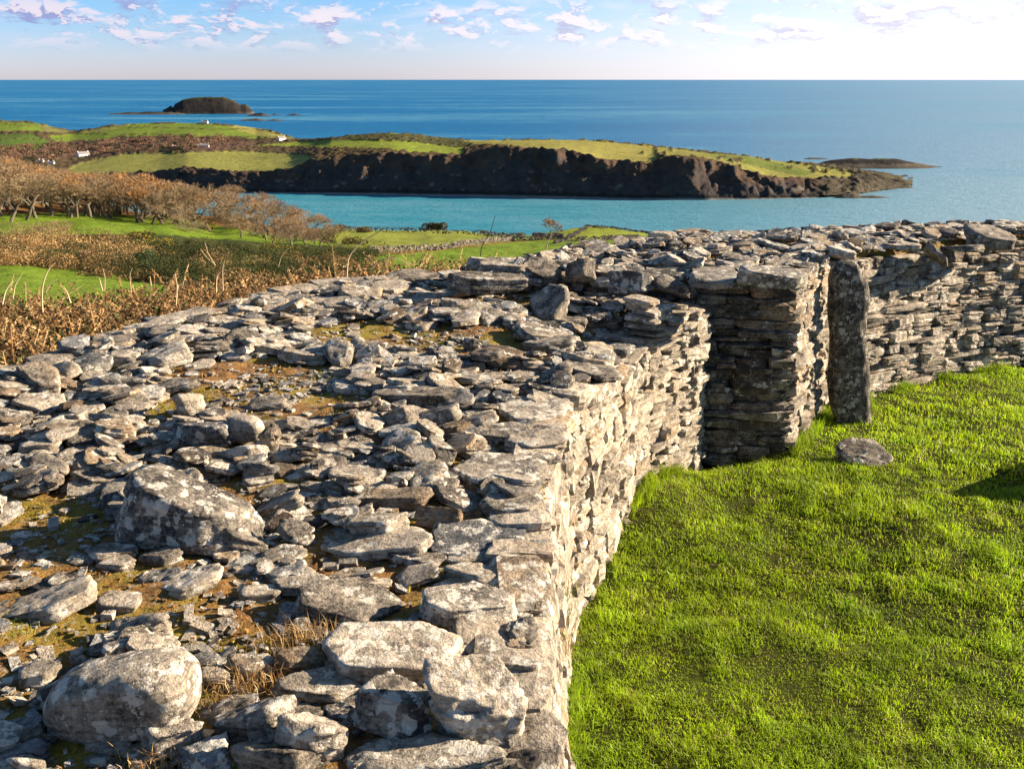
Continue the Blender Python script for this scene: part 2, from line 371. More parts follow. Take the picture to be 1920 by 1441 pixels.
# height field of the wall tops, 2.5 cm cells
GX0, GY0, GS = -6.0, -3.0, .025; GNX, GNY = 760, 660
gx, gy = np.meshgrid(GX0+GS*np.arange(GNX), GY0+GS*np.arange(GNY), indexing='ij')
def ztop(x, y):
    x = np.asarray(x, float); y = np.asarray(y, float)
    n = -.26*np.exp(-((x-1.0)**2+(y-6.15)**2)/.5)+.02
    P = np.stack([x, y, 0*x], -1)
    ft = .13-.22*smooth(8.2, 11.0, y-.12*x)
    far = inpoly(x, y, FPOLY)
    return np.where(far, ft, n)+.09*fbm(P*1.1, 21, 3)+.03*fbm(P*7, 23, 2)-.03
H = ztop(gx, gy); innear = inpoly(gx, gy, NPOLY); infar = inpoly(gx, gy, FPOLY)
OCC = np.zeros((GNX, GNY), bool)
def wall_core(name, top_in, top_out, base_z, label):
    """top surface plus skirts, as one closed-looking body"""
    n, m = 160, 60
    A = resamp(top_in, n); B = resamp(top_out, n)
    u = np.linspace(0, 1, m)
    G = A[:, None, :]*(1-u)[None, :, None]+B[:, None, :]*u[None, :, None]
    # pull the edges in a little so that the facing stands proud
    ctr = G.mean(1, keepdims=True); G[..., :2] = ctr[..., :2]+(G[..., :2]-ctr[..., :2])*.94
    inner = np.minimum(u, 1-u)[None, :]
    G[..., 2] = ztop(G[..., 0], G[..., 1])+.035*fbm(G*13, 4, 3)-.10*(1-smooth(0, .05, inner))
    V = G.reshape(-1, 3); I = np.arange(n*m).reshape(n, m)
    q = np.stack([I[:-1, :-1], I[:-1, 1:], I[1:, 1:], I[1:, :-1]], -1).reshape(-1, 4)[:, ::-1]
    top = (V, q)
    loop = np.concatenate([I[:, 0], I[-1, 1:], I[::-1, -1][1:], I[0, ::-1][1:-1]])
    lo = V[loop].copy(); lo2 = lo.copy(); lo2[:, 2] = base_z
    k = len(loop); a = np.arange(k); b2 = (a+1) % k
    sk = (np.concatenate([lo, lo2]), np.stack([a, b2, b2+k, a+k], -1))
    return top, sk
near_wall = empty('dry_stone_wall', (0, 3.0, -1.5)); far_wall = empty('dry_stone_wall', (3.5, 9.0, -1.5))
tag(near_wall, 'thick sunlit dry stone wall of the ringfort in the foreground, littered with slabs', 'stone wall')
tag(far_wall, 'far dry stone wall beyond the entrance gap, curving away behind the standing stone', 'stone wall')
def child(o, par):
    o.parent = par; o.location = tuple(-np.array(par.location)); return o
for W_, TI, TO, bz in ((near_wall, [p[0] for p in NI], NO, -2.6), (far_wall, [p[0] for p in FI], FO, -2.6)):
    top, sk = wall_core('core', TI, TO, bz, '')
    child(mesh('mossy_top', *top, MSOIL, smooth_sh=True), W_)
    child(mesh('rubble_core', *sk, MCORE), W_)
# ------------------------------------------------------------------ masonry faces: stones packed along a skyline
def masonry(pairs, seed, wn, k=5, lean=0.0, scale=1.0, depth=.24, tonef=None, ls=1.0, ts=1.0, jit=1.0):
    rng = np.random.default_rng(seed); T = np.array([p[0] for p in pairs]); B = np.array([p[1] for p in pairs])
    Mi = (T+B)/2; s = np.concatenate([[0], np.cumsum(np.linalg.norm(np.diff(Mi[:, :2], axis=0), axis=1))])
    Ltot = s[-1]; cell = .02; n = int(Ltot/cell)
    f = lambda P, q: np.array([np.interp(q, s, P[:, i]) for i in range(3)])
    Hh = np.interp(np.arange(n)*cell, s, np.linalg.norm(T-B, axis=1))
    prof = np.full(n, -.12)+rng.uniform(0, .02, n); acc = Acc(); guard = 0
    while guard < 20000:
        guard += 1
        room = Hh-prof; act = room > .025
        if not act.any(): break
        i = int(np.argmin(np.where(act, prof, 9)))
        lo = prof[i]; a = i
        while a > 0 and prof[a-1] < lo+.014 and i-a < 60: a -= 1
        b = i
        while b < n-1 and prof[b+1] < lo+.014 and b-i < 60: b += 1
        run = (b-a+1)*cell
        Ls = ls*scale*float(np.clip(rng.lognormal(-1.55, .5), .07, .55)); th = ts*scale*float(np.clip(rng.lognormal(-2.62, .42), .028, .17))
        th = min(th, Ls*.75)
        if run < Ls*1.25: Ls = run
        else: b = a+max(2, int(Ls/cell))-1 if rng.random() < .5 else b; a = b-max(2, int(Ls/cell))+1
        a = max(a, 0); b = min(b, n-1); Ls = (b-a+1)*cell
        if Ls < .05: prof[a:b+1] = prof[max(a-1, 0)] if a else prof[min(b+1, n-1)]; prof[a:b+1] = np.maximum(prof[a:b+1], lo+.015); continue
        base = prof[a:b+1].max()
        th = min(th, Ls*.8, max(Hh[a]-base+.02, .03))
        q = (a+b+1)/2*cell; h = (base+th/2)/max(np.interp(q, s, np.linalg.norm(T-B, axis=1)), .1)
        P = f(B, q)*(1-h)+f(T, q)*h
        t = f(Mi, min(q+.08, Ltot))-f(Mi, max(q-.08, 0)); t[2] = 0; t /= np.linalg.norm(t)
        nrm = np.array([t[1], -t[0], 0.])*wn
        V, Q, sc = stone(rng, Ls*1.06, depth, th*1.12, k, 'brick')
        pr = rng.normal(0, .016)
        ly = rng.normal(0, .05)*jit+lean
        Rl = rotm(rng.normal(0, .07)*jit, ly, rng.normal(0, .06)*jit); V = V @ Rl.T
        Wd = V[:, :1]*t+V[:, 1:2]*nrm+V[:, 2:3]*np.array([0, 0, 1.])
        Wd = Wd+P-nrm*(depth/2-.035-pr)
        if wn*1 < 0 or True:
            if np.dot(np.cross(t, nrm), [0, 0, 1]) < 0: Q = Q[:, ::-1]
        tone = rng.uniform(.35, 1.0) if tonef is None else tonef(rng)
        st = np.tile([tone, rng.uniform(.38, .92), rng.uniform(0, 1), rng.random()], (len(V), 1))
        if ls > 1.6: st[:, 2] *= .35  # passage face: pale lichen cut back to deepen its shade
        acc.add(Wd, Q, sc=sc, st=st)
        prof[a:b+1] = base+th+rng.uniform(0, .006)
    return acc
CRM = lambda r: r.uniform(.6, 1.15)
child(masonry(NI[1:8], 11, 1, 6, 0, 1.15, tonef=CRM, ls=1.3).build('inner_face', MS), near_wall)
child(masonry(NI[7:], 17, 1, 5, 0, .9, tonef=CRM, ls=1.3, ts=.85).build('corner_face', MS), near_wall)
child(masonry([(NI[-1][0], NI[-1][1]), (NO[-1], NO[-1]-[0, 0, 1.5])], 12, 1, 4).build('end_face', MS), near_wall)
child(masonry(FI[:3], 13, 1, 5, 0, 1.12, tonef=lambda r: r.uniform(.0, .5), ls=1.7, ts=.72, jit=.5).build('passage_face', MS), far_wall)  # passage shade partly put into the stones' darker tones
child(masonry(FI[2:], 14, 1, 5, 0, .95, ls=1.45, ts=.82, jit=.7).build('inner_face', MS), far_wall)
outer = [(p, p-[0, 0, 1.7]) for p in [NO[i] for i in range(2, 10)]]
child(masonry(outer, 15, -1, 3, 0, 1.3).build('outer_face', MS), near_wall)
# ------------------------------------------------------------------ loose stones on the wall tops
stones = []                                    # (object, screen size)
def cells(x, y, r):
    i0 = max(int((x-r-GX0)/GS), 0); i1 = min(int((x+r-GX0)/GS)+2, GNX); j0 = max(int((y-r-GY0)/GS), 0); j1 = min(int((y+r-GY0)/GS)+2, GNY)
    return slice(i0, i1), slice(j0, j1)
def footprint(x, y, Lx, Wy, yaw, g=.92):
    sl_ = cells(x, y, max(Lx, Wy)/2+.03); dx = gx[sl_]-x; dy = gy[sl_]-y
    c, s = math.cos(yaw), math.sin(yaw); a = (dx*c+dy*s)/(Lx*g/2); b = (-dx*s+dy*c)/(Wy*g/2)
    return sl_, (a*a)**1.5+(b*b)**1.5 <= 1
def hand(px, py, wpx, hpx, tpx, label, kind='slab', tone=.7, hue=.4, lich=.5, lean=0, nm='slab', yaw=0, seed=0, z0=None, dip=0, grp=None, k=None):
    """a stone whose outline fills about wpx by hpx around (px,py); tpx is its front edge"""
    rng = np.random.default_rng(seed+int(px*7+py*13))
    p = pz(px, py, 0.0)
    for i in range(3):
        if z0 is None: zt = float(ztop(p[0], p[1]))
        else: zt = z0
        d = ray(px, py); th = math.atan2(-d[2], math.hypot(d[0], d[1])); fw = proj(p)[2]; s = float(fw)/F
        T = tpx*s/math.cos(th); Wy = (hpx-tpx)*s/math.sin(th)
        if kind == 'round': T = hpx*s*1.0; Wy = hpx*s*1.12
        Wy = max(Wy, T*.8); p = pz(px, py, zt+T*.42)
    Lx = wpx*s*1.03
    Wy = min(Wy, Lx*1.3)
    if z0 is None:
        for i in range(2):
            sl_, m = footprint(p[0], p[1], Lx, Wy, 0); bz = min(float(np.quantile(H[sl_][m], .55)), float(ztop(p[0], p[1]))+.10) if m.any() else zt
            p = pz(px, py, bz+T*.42)
    V, Q, sc = stone(rng, Lx, Wy*1.04, T, k or (16 if wpx > 90 else 10 if wpx > 50 else 7), kind)
    yw = R(yaw)+rng.normal(0, .05)
    V = V @ rotm(R(dip)+rng.normal(0, .03), R(-lean), yw).T
    o = mesh(nm, V, Q, MS, dict(sc=sc, st=np.tile([tone, hue, lich, .5], (len(V), 1))), smooth_sh=(k or 99) > 7 and wpx > 50, loc=p)
    tag(o, label, {'boulder': 'boulder', 'cobble': 'stone'}.get(nm, 'stone slab' if nm == 'slab' else 'stone'), grp)
    if z0 is None:
        sl_, m = footprint(p[0], p[1], Lx, Wy, yw); OCC[sl_] |= m; H[sl_] = np.where(m, np.maximum(H[sl_], p[2]+T*.45), H[sl_])
    stones.append(o); return o
h = hand
# foreground
h(238, 1284, 268, 160, 140, 'large rounded lichen-crusted boulder at the bottom left of the wall top', 'round', .6, .5, 1.0, 3, 'boulder', k=34, seed=118)
h(97, 1132, 178, 72, 24, 'long pale slab above and left of the large rounded boulder', tone=.85, lean=12, hue=.4)
h(260, 1180, 126, 40, 30, 'pale humped stone just behind the large rounded boulder', 'block', .95, .4, .4, 0, 'loose_stone')
h(73, 1261, 70, 58, 20, 'small square slab left of the large rounded boulder', tone=.75, lean=5)
h(223, 1127, 80, 40, 14, 'grey slab directly right of the long pale slab', tone=.6, hue=.4, lean=-8)
h(358, 1087, 128, 52, 16, 'bright cream slab in the moss below the dark angular boulder', tone=1, hue=.4, lean=10, lich=.9)
h(210, 1034, 94, 36, 16, 'brown-grey slab at the lower left foot of the dark angular boulder', tone=.6, hue=.6)
h(216, 1059, 72, 26, 14, 'small pale slab beneath the brown-grey slab in the shade line', tone=.85)
h(302, 1043, 84, 34, 18, 'lichen-dotted grey slab at the front foot of the dark angular boulder', tone=.5, hue=.3, lean=6)
h(298, 1079, 92, 28, 6, 'thin greenish flake left of the bright cream slab', tone=.4, hue=.2, lean=8)
h(490, 1111, 90, 36, 14, 'pale pinkish slab in rusty moss left of the big brown flagstone', tone=.85)
h(570, 1093, 106, 56, 14, 'pale rounded flag tucked behind the big brown flagstone', tone=.8, hue=.3)
h(560, 1148, 84, 36, 22, 'grey-blue slab under the left tip of the big brown flagstone', tone=.55, hue=.15)
h(655, 1128, 212, 84, 22, 'big brown flagstone with a pale right edge, tilted forward', tone=.45, hue=.5, lich=.2, lean=-9, dip=6)
h(560, 1240, 104, 52, 40, 'rust-brown wedge of stone half hidden in dry grass', 'block', .45, .95, .1, 0, 'loose_stone')
h(402, 1270, 66, 34, 22, 'small pale cobble touching the right of the rounded boulder', 'round', .85, .5, .3, 0, 'cobble')
h(742, 1222, 262, 132, 38, 'largest pale hexagonal flagstone of the foreground, whitened with lichen', 'slab', .95, .45, 1.0, -3, k=26)
h(897, 1195, 88, 62, 10, 'small squared greenish slab leaning down at the wall edge', tone=.6, hue=.35, lean=-22, dip=20)
h(592, 1290, 160, 58, 26, 'long pale grey slab below the rust-brown wedge', tone=.75, hue=.35)
h(737, 1335, 166, 108, 78, 'dark blocky stone with white lichen blotches beneath the hexagonal flagstone', 'block', .4, .3, .9, -8, 'loose_stone')
h(905, 1325, 186, 150, 96, 'massive white-lichened block at the wall corner, bottom centre', 'block', .9, .4, 1.0, 0, 'boulder', k=26)
h(940, 1246, 150, 56, 24, 'brown-grey slab lying behind the massive white-lichened block', tone=.55, hue=.55)
h(480, 1357, 164, 84, 58, 'brown block with a pale face in the bottom row', 'block', .5, .7, .6, 4, 'loose_stone')
h(587, 1388, 136, 108, 76, 'craggy pale stone leaning against the brown block', 'block', .8, .45, .8, -12, 'loose_stone')
h(325, 1382, 108, 72, 44, 'lichen-white slab below the rounded boulder', tone=.7, hue=.3, lich=1.0)
h(385, 1422, 108, 52, 36, 'blue-grey mottled slab at the bottom edge of the picture', tone=.5, hue=.1, lich=1.0)
h(522, 1426, 184, 76, 50, 'dark ridged boulder at the bottom edge, second from the left block', 'block', .35, .4, .3, 0, 'boulder')
h(38, 1366, 92, 46, 20, 'bluish slab at the left border, upper of the shaded pair', tone=.5, hue=.05, lean=10)
h(42, 1408, 104, 42, 20, 'bluish slab at the left border, lower of the shaded pair', tone=.5, hue=.05, lean=10)
h(202, 1399, 92, 30, 12, 'flat grey slab in dark moss under the rounded boulder', tone=.6)
h(182, 1426, 52, 26, 10, 'little greenish flake at the bottom left', tone=.45, hue=.2)
h(55, 1434, 64, 44, 30, 'grey cobble in the bottom left corner', 'block', .6, .3, .5, 0, 'cobble')
h(800, 1432, 330, 56, 30, 'very long pale slab along the bottom edge below the corner block', tone=.8, hue=.3, lich=.9, lean=5)
h(875, 1135, 200, 86, 34, 'thick dark-and-white slab ending flush with the wall face', tone=.6, hue=.3, lich=1, lean=-4)
h(900, 1077, 146, 50, 22, 'pinkish slab flush with the wall face, above the dark-and-white one', tone=.8, hue=.5, lean=-3)
h(783, 1080, 90, 44, 12, 'diamond-shaped grey flake beside the pinkish edge slab', tone=.65, hue=.3, lean=14)
h(893, 1012, 196, 86, 14, 'wide blackish slab streaked with white lichen at the wall edge', tone=.2, hue=.15, lich=.95, dip=3)
h(705, 1020, 216, 60, 18, 'long tapering tongue of pale stone left of the blackish slab', tone=.85, hue=.4, lean=8)
h(707, 985, 128, 56, 32, 'pale craggy stone sitting on the tongue of pale stone', 'block', .95, .4, .7, 8, 'loose_stone')
h(782, 1046, 132, 32, 12, 'thin layered slab in front of the blackish slab', tone=.5, hue=.4, lean=-4)
h(868, 1049, 74, 27, 12, 'small flake stacked on the thin layered slab', tone=.75)
h(735, 936, 158, 42, 24, 'long ochre bar of stone lying across the rubble', tone=.55, hue=.85, lean=7, lich=.3)
h(823, 969, 106, 44, 32, 'rusty cracked block at the end of the ochre bar', 'block', .5, 1.0, .1, -4, 'loose_stone')
h(862, 937, 90, 44, 14, 'brown flake tipped down to the right above the rusty block', tone=.35, hue=.6, lean=-22)
h(962, 945, 120, 62, 20, 'brown rough slab at the wall edge above the blackish slab', tone=.5, hue=.7)
h(937, 882, 184, 68, 18, 'broad squared grey flagstone at the wall edge', tone=.6, hue=.3, lich=.8)
h(665, 893, 114, 40, 18, 'pale oval slab left of the broad squared flagstone', tone=.85, hue=.35)
h(800, 890, 78, 50, 26, 'pale rounded slab leaning against the broad squared flagstone', 'block', .85, .45, .5, 0, 'loose_stone')
h(742, 905, 46, 32, 22, 'small pale cube between two pale slabs', 'block', .7, .4, .5, 0, 'cobble')
h(825, 850, 68, 56, 44, 'dark lichen-speckled cobble on edge', 'block', .4, .3, .7, -20, 'cobble')
h(757, 835, 88, 58, 34, 'greenish-grey block with white flecks, front face sunlit', 'block', .6, .3, .7, 5, 'loose_stone')
h(730, 796, 128, 46, 34, 'long rounded brown stone tipped up to the right', 'block', .55, .5, .3, 20, 'loose_stone')
h(823, 782, 88, 44, 28, 'ribbed brown slab leaning beside the rounded brown stone', tone=.5, hue=.55, lean=20)
h(888, 789, 108, 32, 18, 'pale pointed slab tipped to the right', tone=.75, lean=14)
h(1000, 769, 132, 60, 12, 'broad pale speckled flagstone near the bend of the wall edge', tone=.85, hue=.3, lich=.8)
h(1005, 829, 132, 52, 22, 'pale thick slab flush with the wall face under the speckled flagstone', tone=.85, hue=.45)
h(945, 812, 112, 38, 14, 'grey slab left of the pale thick edge slab', tone=.6, hue=.3)
h(790, 746, 192, 48, 28, 'long dark brown slab lying level in the middle of the wall', tone=.35, hue=.4, lich=.5)
h(960, 709, 114, 26, 9, 'thin flat flagstone right of the long dark brown slab', tone=.55, hue=.4)
h(1040, 712, 72, 42, 32, 'brown block with a bright right face by the wall bend', 'block', .45, .5, .4, 0, 'loose_stone')
h(1116, 694, 112, 44, 8, 'smooth dark flagstone tilted over the wall bend', tone=.35, hue=.3, lich=.3, lean=-12)
h(1140, 659, 108, 42, 26, 'dark rounded slab capping the edge past the bend', tone=.35, hue=.2)
h(1030, 647, 112, 34, 22, 'grey layered slab behind the dark rounded cap', tone=.5, hue=.3)
h(1168, 637, 96, 30, 14, 'pale slab behind the dark rounded cap, nearest the gap', tone=.7)
h(668, 666, 66, 34, 28, 'small squared white-grey block alone on the moss', 'block', .85, .3, .5, 0, 'loose_stone')
h(893, 646, 50, 24, 20, 'little dark block on the moss in the middle distance', 'block', .5, .3, .6, 0, 'cobble')
h(1030, 577, 68, 60, 36, 'brown slab propped up on its neighbour, pointing at the sky', 'block', .55, .55, .2, 0, 'loose_stone', dip=38)
h(1062, 605, 94, 30, 18, 'brick-like slab at the foot of the propped slab', tone=.45, hue=.4, lean=-5)
h(916, 528, 152, 32, 22, 'long blackish slab at the back of the wall top', tone=.3, hue=.4, lean=-3)
h(792, 525, 104, 24, 12, 'flat brown slab on the outer edge, left of the long blackish slab', tone=.5, hue=.5)
h(1280, 578, 94, 34, 22, 'thick cap slab at the near corner of the entrance gap', tone=.65, hue=.5, lean=6)
h(1245, 604, 136, 36, 12, 'wide flat slab under the thick cap slab', tone=.7, hue=.3, lean=3)
# left side and middle
h(350, 966, 270, 146, 92, 'big dark angular boulder with a flat sunlit top', 'wedge', .38, .3, .75, -5, 'boulder', k=34, yaw=-10, seed=4)
h(452, 1012, 110, 62, 36, 'ribbed dark shoulder of rock against the angular boulder', 'block', .35, .3, .3, -22, 'loose_stone', yaw=-20)
h(385, 818, 122, 66, 48, 'dark lichen-spotted slab leaning by the pale round stone', 'block', .3, .2, .8, 14, 'loose_stone')
h(462, 806, 78, 62, 50, 'pale round-topped stone in the middle of the rubble', 'round', .95, .4, .4, 0, 'boulder')
h(506, 828, 42, 62, 54, 'narrow brown stone standing on end', 'block', .45, .7, .2, 0, 'loose_stone')
h(450, 855, 112, 44, 28, 'wide pale humped slab in front of the pale round-topped stone', 'block', .85, .4, .7, 0, 'slab')
h(355, 760, 56, 46, 38, 'single cream block standing on reddish turf', 'block', .95, .45, .3, 0, 'loose_stone')
h(225, 795, 98, 54, 34, 'craggy pale rock with layered top left of centre', 'block', .8, .35, .8, 6, 'loose_stone')
h(505, 758, 82, 30, 18, 'low pointed grey slab right of the cream block', 'block', .55, .35, .5, 0, 'slab')
h(130, 797, 92, 32, 14, 'pale layered slab left of the craggy pale rock', tone=.85, lean=-6)
h(80, 757, 94, 36, 16, 'cream slab tipped down to the right near the left border', tone=.95, lean=-12)
h(78, 838, 84, 34, 20, 'brown-cream stone above the ochre square block', tone=.75, hue=.6)
h(93, 882, 86, 42, 34, 'ochre square block with a sunlit face near the left border', 'block', .6, .85, .4, 2, 'loose_stone')
h(170, 880, 62, 34, 20, 'brown wedge right of the ochre square block', tone=.6, hue=.65, lean=-10)
h(118, 700, 66, 40, 30, 'craggy sunlit block on the outer edge', 'block', .85, .5, .4, 10, 'loose_stone')
h(172, 682, 78, 40, 28, 'black-and-white mottled stone beside the craggy sunlit block', 'block', .3, .2, 1.0, -10, 'loose_stone')
h(45, 700, 98, 34, 14, 'broad pale slab on the outer edge at the left border', tone=.75)
h(232, 673, 64, 34, 22, 'smooth cream slab propped on the outer edge', tone=.95, hue=.5)
h(228, 719, 92, 32, 22, 'dark squared slab behind the craggy pale rock', tone=.4, hue=.3)
h(325, 726, 104, 28, 16, 'dark long slab pointing up to the right', tone=.4, hue=.4, lean=10)
h(215, 629, 92, 22, 14, 'bright slab tipped up on the outer edge', tone=.9, lean=8)
h(316, 605, 104, 26, 20, 'long dark block forming the outer edge', tone=.4, hue=.2, lich=.7)
h(350, 637, 74, 24, 14, 'orange-brown slab behind the long dark block', tone=.7, hue=.75)
h(522, 950, 96, 48, 24, 'ribbed slab propped up to the right of the angular boulder', tone=.65, lean=26)
h(556, 1001, 72, 42, 30, 'small dark block among pale rubble in the centre', 'block', .35, .3, .5, 0, 'loose_stone')
h(533, 1040, 90, 28, 16, 'flat pinkish slab below the small dark block', tone=.55, hue=.5)
h(475, 1018, 62, 24, 14, 'small cream slab at the tail of the angular boulder', tone=.8)
h(485, 742+160, 60, 24, 12, 'greenish slab just above the mossy hollow', tone=.55, hue=.3)
h(590, 915, 60, 26, 16, 'small grey bar by the mossy hollow', tone=.6, hue=.3, lean=-4)
h(600, 566, 90, 22, 12, 'flat sunlit slab on the far outer edge', tone=.8)
h(500, 556, 70, 20, 10, 'thin cream slab on the outer edge above the dark block', tone=.9)
h(790, 566, 66, 28, 18, 'rounded whitish stone on the far side of the moss', 'block', .85, .2, .7, 0, 'loose_stone')
# beyond the gap
h(1452, 520, 140, 40, 26, 'thick lichened capstone on the far corner of the entrance gap', tone=.5, hue=.25, lich=.8, lean=-4, z0=.20)
h(1340, 522, 100, 38, 14, 'flat capstone left of the thick lichened capstone', tone=.6, hue=.3, lean=4, z0=.17)
h(1258, 538, 78, 26, 22, 'dark blocky stone in the top course of the passage', 'block', .3, .3, .3, -8, 'loose_stone', z0=.08)
h(1185, 530, 96, 34, 28, 'dark mottled boulder in the passage top course', 'block', .3, .2, .8, 0, 'loose_stone', z0=.1)
h(945, 497, 130, 30, 15, 'long brown slab lying on the outer end of the far wall', tone=.5, hue=.5, z0=.16)
h(1088, 508, 60, 44, 38, 'squared brown block standing on the far wall end', 'block', .45, .55, .2, 0, 'loose_stone', z0=.13)
h(1010, 525, 120, 24, 18, 'dark slab under the long brown slab', tone=.3, hue=.3, z0=.05)
h(1241, 446, 50, 24, 18, 'pale domed stone on the skyline of the far wall', 'round', .95, .4, .3, 0, 'cobble')
h(1296, 438, 66, 17, 12, 'ochre slab on the skyline beside the pale domed stone', tone=.6, hue=.8)
h(1858, 452, 90, 46, 36, 'large triangular stone on the far wall at the right', 'block', .5, .45, .3, 0, 'boulder', z0=.02, seed=3)
h(1575, 476, 52, 26, 20, 'white crusted stone right behind the standing stone', 'block', .9, .3, 1, 0, 'loose_stone', z0=.08)
h(1527, 488, 44, 32, 24, 'white-flecked stone left of the standing stone top', 'block', .5, .2, .9, -25, 'loose_stone', z0=.10)
h(1806, 466, 88, 16, 12, 'dark flat slab left of the large triangular stone', tone=.35, hue=.4, z0=.04)
h(1757, 480, 46, 22, 10, 'dark slab slipping over the far wall edge', tone=.35, hue=.3, lean=-45, z0=.0)
h(1410, 455, 86, 18, 12, 'brown slab on the middle of the far wall top', tone=.5, hue=.5)
h(1690, 462, 70, 16, 10, 'pale slab at the lip of the far wall', tone=.8, hue=.4)
sg = pg(1622, 880)
h(1622, 864, 112, 52, 38, 'lone craggy rock lying on the grass below the standing stone', 'block', .35, .5, .6, -6, 'boulder', z0=float(zg(sg[0], sg[1]))-.07, seed=2, k=20)
# random ones: drop where there is room
rng = np.random.default_rng(5)
MOSS = [np.array(p) for p in (
    [(560, 618), (700, 612), (960, 610), (1010, 640), (980, 680), (800, 655), (600, 660)],
    [(250, 760), (330, 700), (520, 665), (640, 690), (690, 740), (640, 790), (540, 800), (420, 770), (300, 790)],
    [(0, 925), (210, 915), (215, 1040), (120, 1090), (0, 1085)], [(380, 900), (470, 895), (500, 960), (430, 965)],
    [(190, 1075), (440, 1040), (520, 1130), (620, 1230), (520, 1260), (330, 1190), (100, 1230), (0, 1210), (0, 1150)],
    [(0, 1200), (110, 1190), (90, 1330), (0, 1340)], [(1530, 445), (1800, 432), (1800, 445), (1560, 458)], [(1120, 462), (1300, 452), (1300, 462), (1150, 475)])]
def mossy(x, y, z=0):
    px, py, _ = proj(np.stack([x, y, np.zeros_like(x)+z], -1)); r = np.zeros(np.shape(x), bool)
    for P in MOSS: r |= inpoly(px, py, P)
    return r
cand = []
for poly, cnt in ((NPOLY, 8000), (FPOLY, 4200)):
    lo = poly.min(0); hi = poly.max(0); q = rng.uniform(lo, hi, (int(cnt*2.6), 2)); q = q[inpoly(q[:, 0], q[:, 1], poly)][:cnt]
    ss = np.clip(rng.lognormal(-2.0, .46, len(q)), .05, .34)
    o = np.argsort(-ss); cand += [(q[i][0], q[i][1], ss[i]) for i in o]
cand.sort(key=lambda c: -c[2])
placed = []
for x, y, Lx in cand:
    if y < .9: continue
    px, py, fw = proj(np.array([x, y, 0.05]))
    if px < -150 or px > 2150 or py > 1540: continue
    if Lx/fw*F > 105: continue
    ms = bool(mossy(np.array([x]), np.array([y]))[0])
    if ms and rng.random() < (.995 if Lx > .09 else .80): continue
    Wy = Lx*rng.uniform(.5, .95); T = Lx*rng.uniform(.075, .17)*(1 if rng.random() < .88 else 2.2); yaw = rng.normal(0, .7)
    T = min(max(T, .014), .11)
    sl_, m = footprint(x, y, Lx, Wy, yaw)
    if m.sum() < 2: continue
    if OCC[sl_][m].mean() > .22: continue
    inside = (innear[sl_] | infar[sl_])[m].mean()
    if inside < .86: continue
    hs = H[sl_][m]; base = np.quantile(hs, .7); g0 = ztop(np.array([x]), np.array([y]))[0]
    if base > g0+.06: continue
    sx = np.polyfit(gx[sl_][m], hs, 1)[0] if m.sum() > 4 and Lx > .1 else 0
    sy = np.polyfit(gy[sl_][m], hs, 1)[0] if m.sum() > 4 and Lx > .1 else 0
    placed.append((x, y, base+T*.40, Lx, Wy, T, yaw, float(np.clip(sx, -.3, .3)), float(np.clip(sy, -.3, .3)), Lx/float(fw), px, py, float(fw)))
    H[sl_] = np.where(m, np.maximum(H[sl_], base+T*.8), H[sl_])
vis = sorted([p for p in placed if -20 < p[10] < 1940 and p[11] < 1460], key=lambda p: -p[9])
NIND = 300-len(stones); big = set(id(p) for p in vis[:NIND])
acc = Acc(); chips = {}
LM = [(230, 1297, 'large rounded boulder'), (97, 1132, 'long pale slab at the left'), (358, 1087, 'bright cream slab'), (655, 1128, 'big brown flagstone'), (742, 1222, 'hexagonal flagstone'),
      (905, 1325, 'massive corner block'), (480, 1357, 'brown block of the bottom row'), (592, 1290, 'long pale grey slab'), (875, 1135, 'dark-and-white edge slab'), (893, 1012, 'blackish streaked slab'),
      (705, 1020, 'tongue of pale stone'), (735, 936, 'ochre bar'), (937, 882, 'broad squared flagstone'), (665, 893, 'pale oval slab'), (825, 850, 'dark speckled cobble'), (730, 796, 'rounded brown stone'),
      (1000, 769, 'pale speckled flagstone'), (790, 746, 'long dark brown slab'), (960, 709, 'thin flat flagstone'), (1140, 659, 'dark rounded cap'), (668, 666, 'small white-grey block'), (893, 646, 'little dark block'),
      (1030, 577, 'propped slab'), (916, 528, 'long blackish slab'), (1280, 578, 'thick cap slab at the gap'), (345, 963, 'dark angular boulder'), (462, 806, 'pale round-topped stone'), (355, 760, 'single cream block'),
      (225, 795, 'craggy pale rock'), (93, 882, 'ochre square block'), (118, 700, 'craggy sunlit outer block'), (316, 605, 'long dark outer block'), (522, 950, 'ribbed propped slab'), (1452, 520, 'lichened capstone'),
      (945, 497, 'long brown end slab'), (1241, 446, 'pale domed skyline stone'), (1858, 452, 'large triangular stone'), (1590, 500, 'standing stone'), (1410, 455, 'brown slab on the far wall'), (533, 1040, 'flat pinkish slab'),
      (790, 566, 'rounded whitish stone'), (505, 758, 'low pointed grey slab'), (80, 757, 'cream tipped slab at the left border'), (600, 566, 'flat sunlit outer slab')]
SEEN = set()
def landmark(px, py, nth=0):
    b = sorted(LM, key=lambda l: (l[0]-px)**2+((l[1]-py)*1.6)**2)[nth]; dx, dy = px-b[0], (py-b[1])*1.6
    far = '' if math.hypot(dx, dy) < 60 else ' a step' if math.hypot(dx, dy) < 105 else ' well'
    side = ('right of' if dx > 0 else 'left of') if abs(dx) > abs(dy)*2 else ('in front of' if dy > 0 else 'behind') if abs(dy) > abs(dx)*2 else ('diagonally '+('right' if dx > 0 else 'left')+' below') if dy > 0 else ('diagonally '+('right' if dx > 0 else 'left')+' above')
    return f'{side} the {b[2]}', far
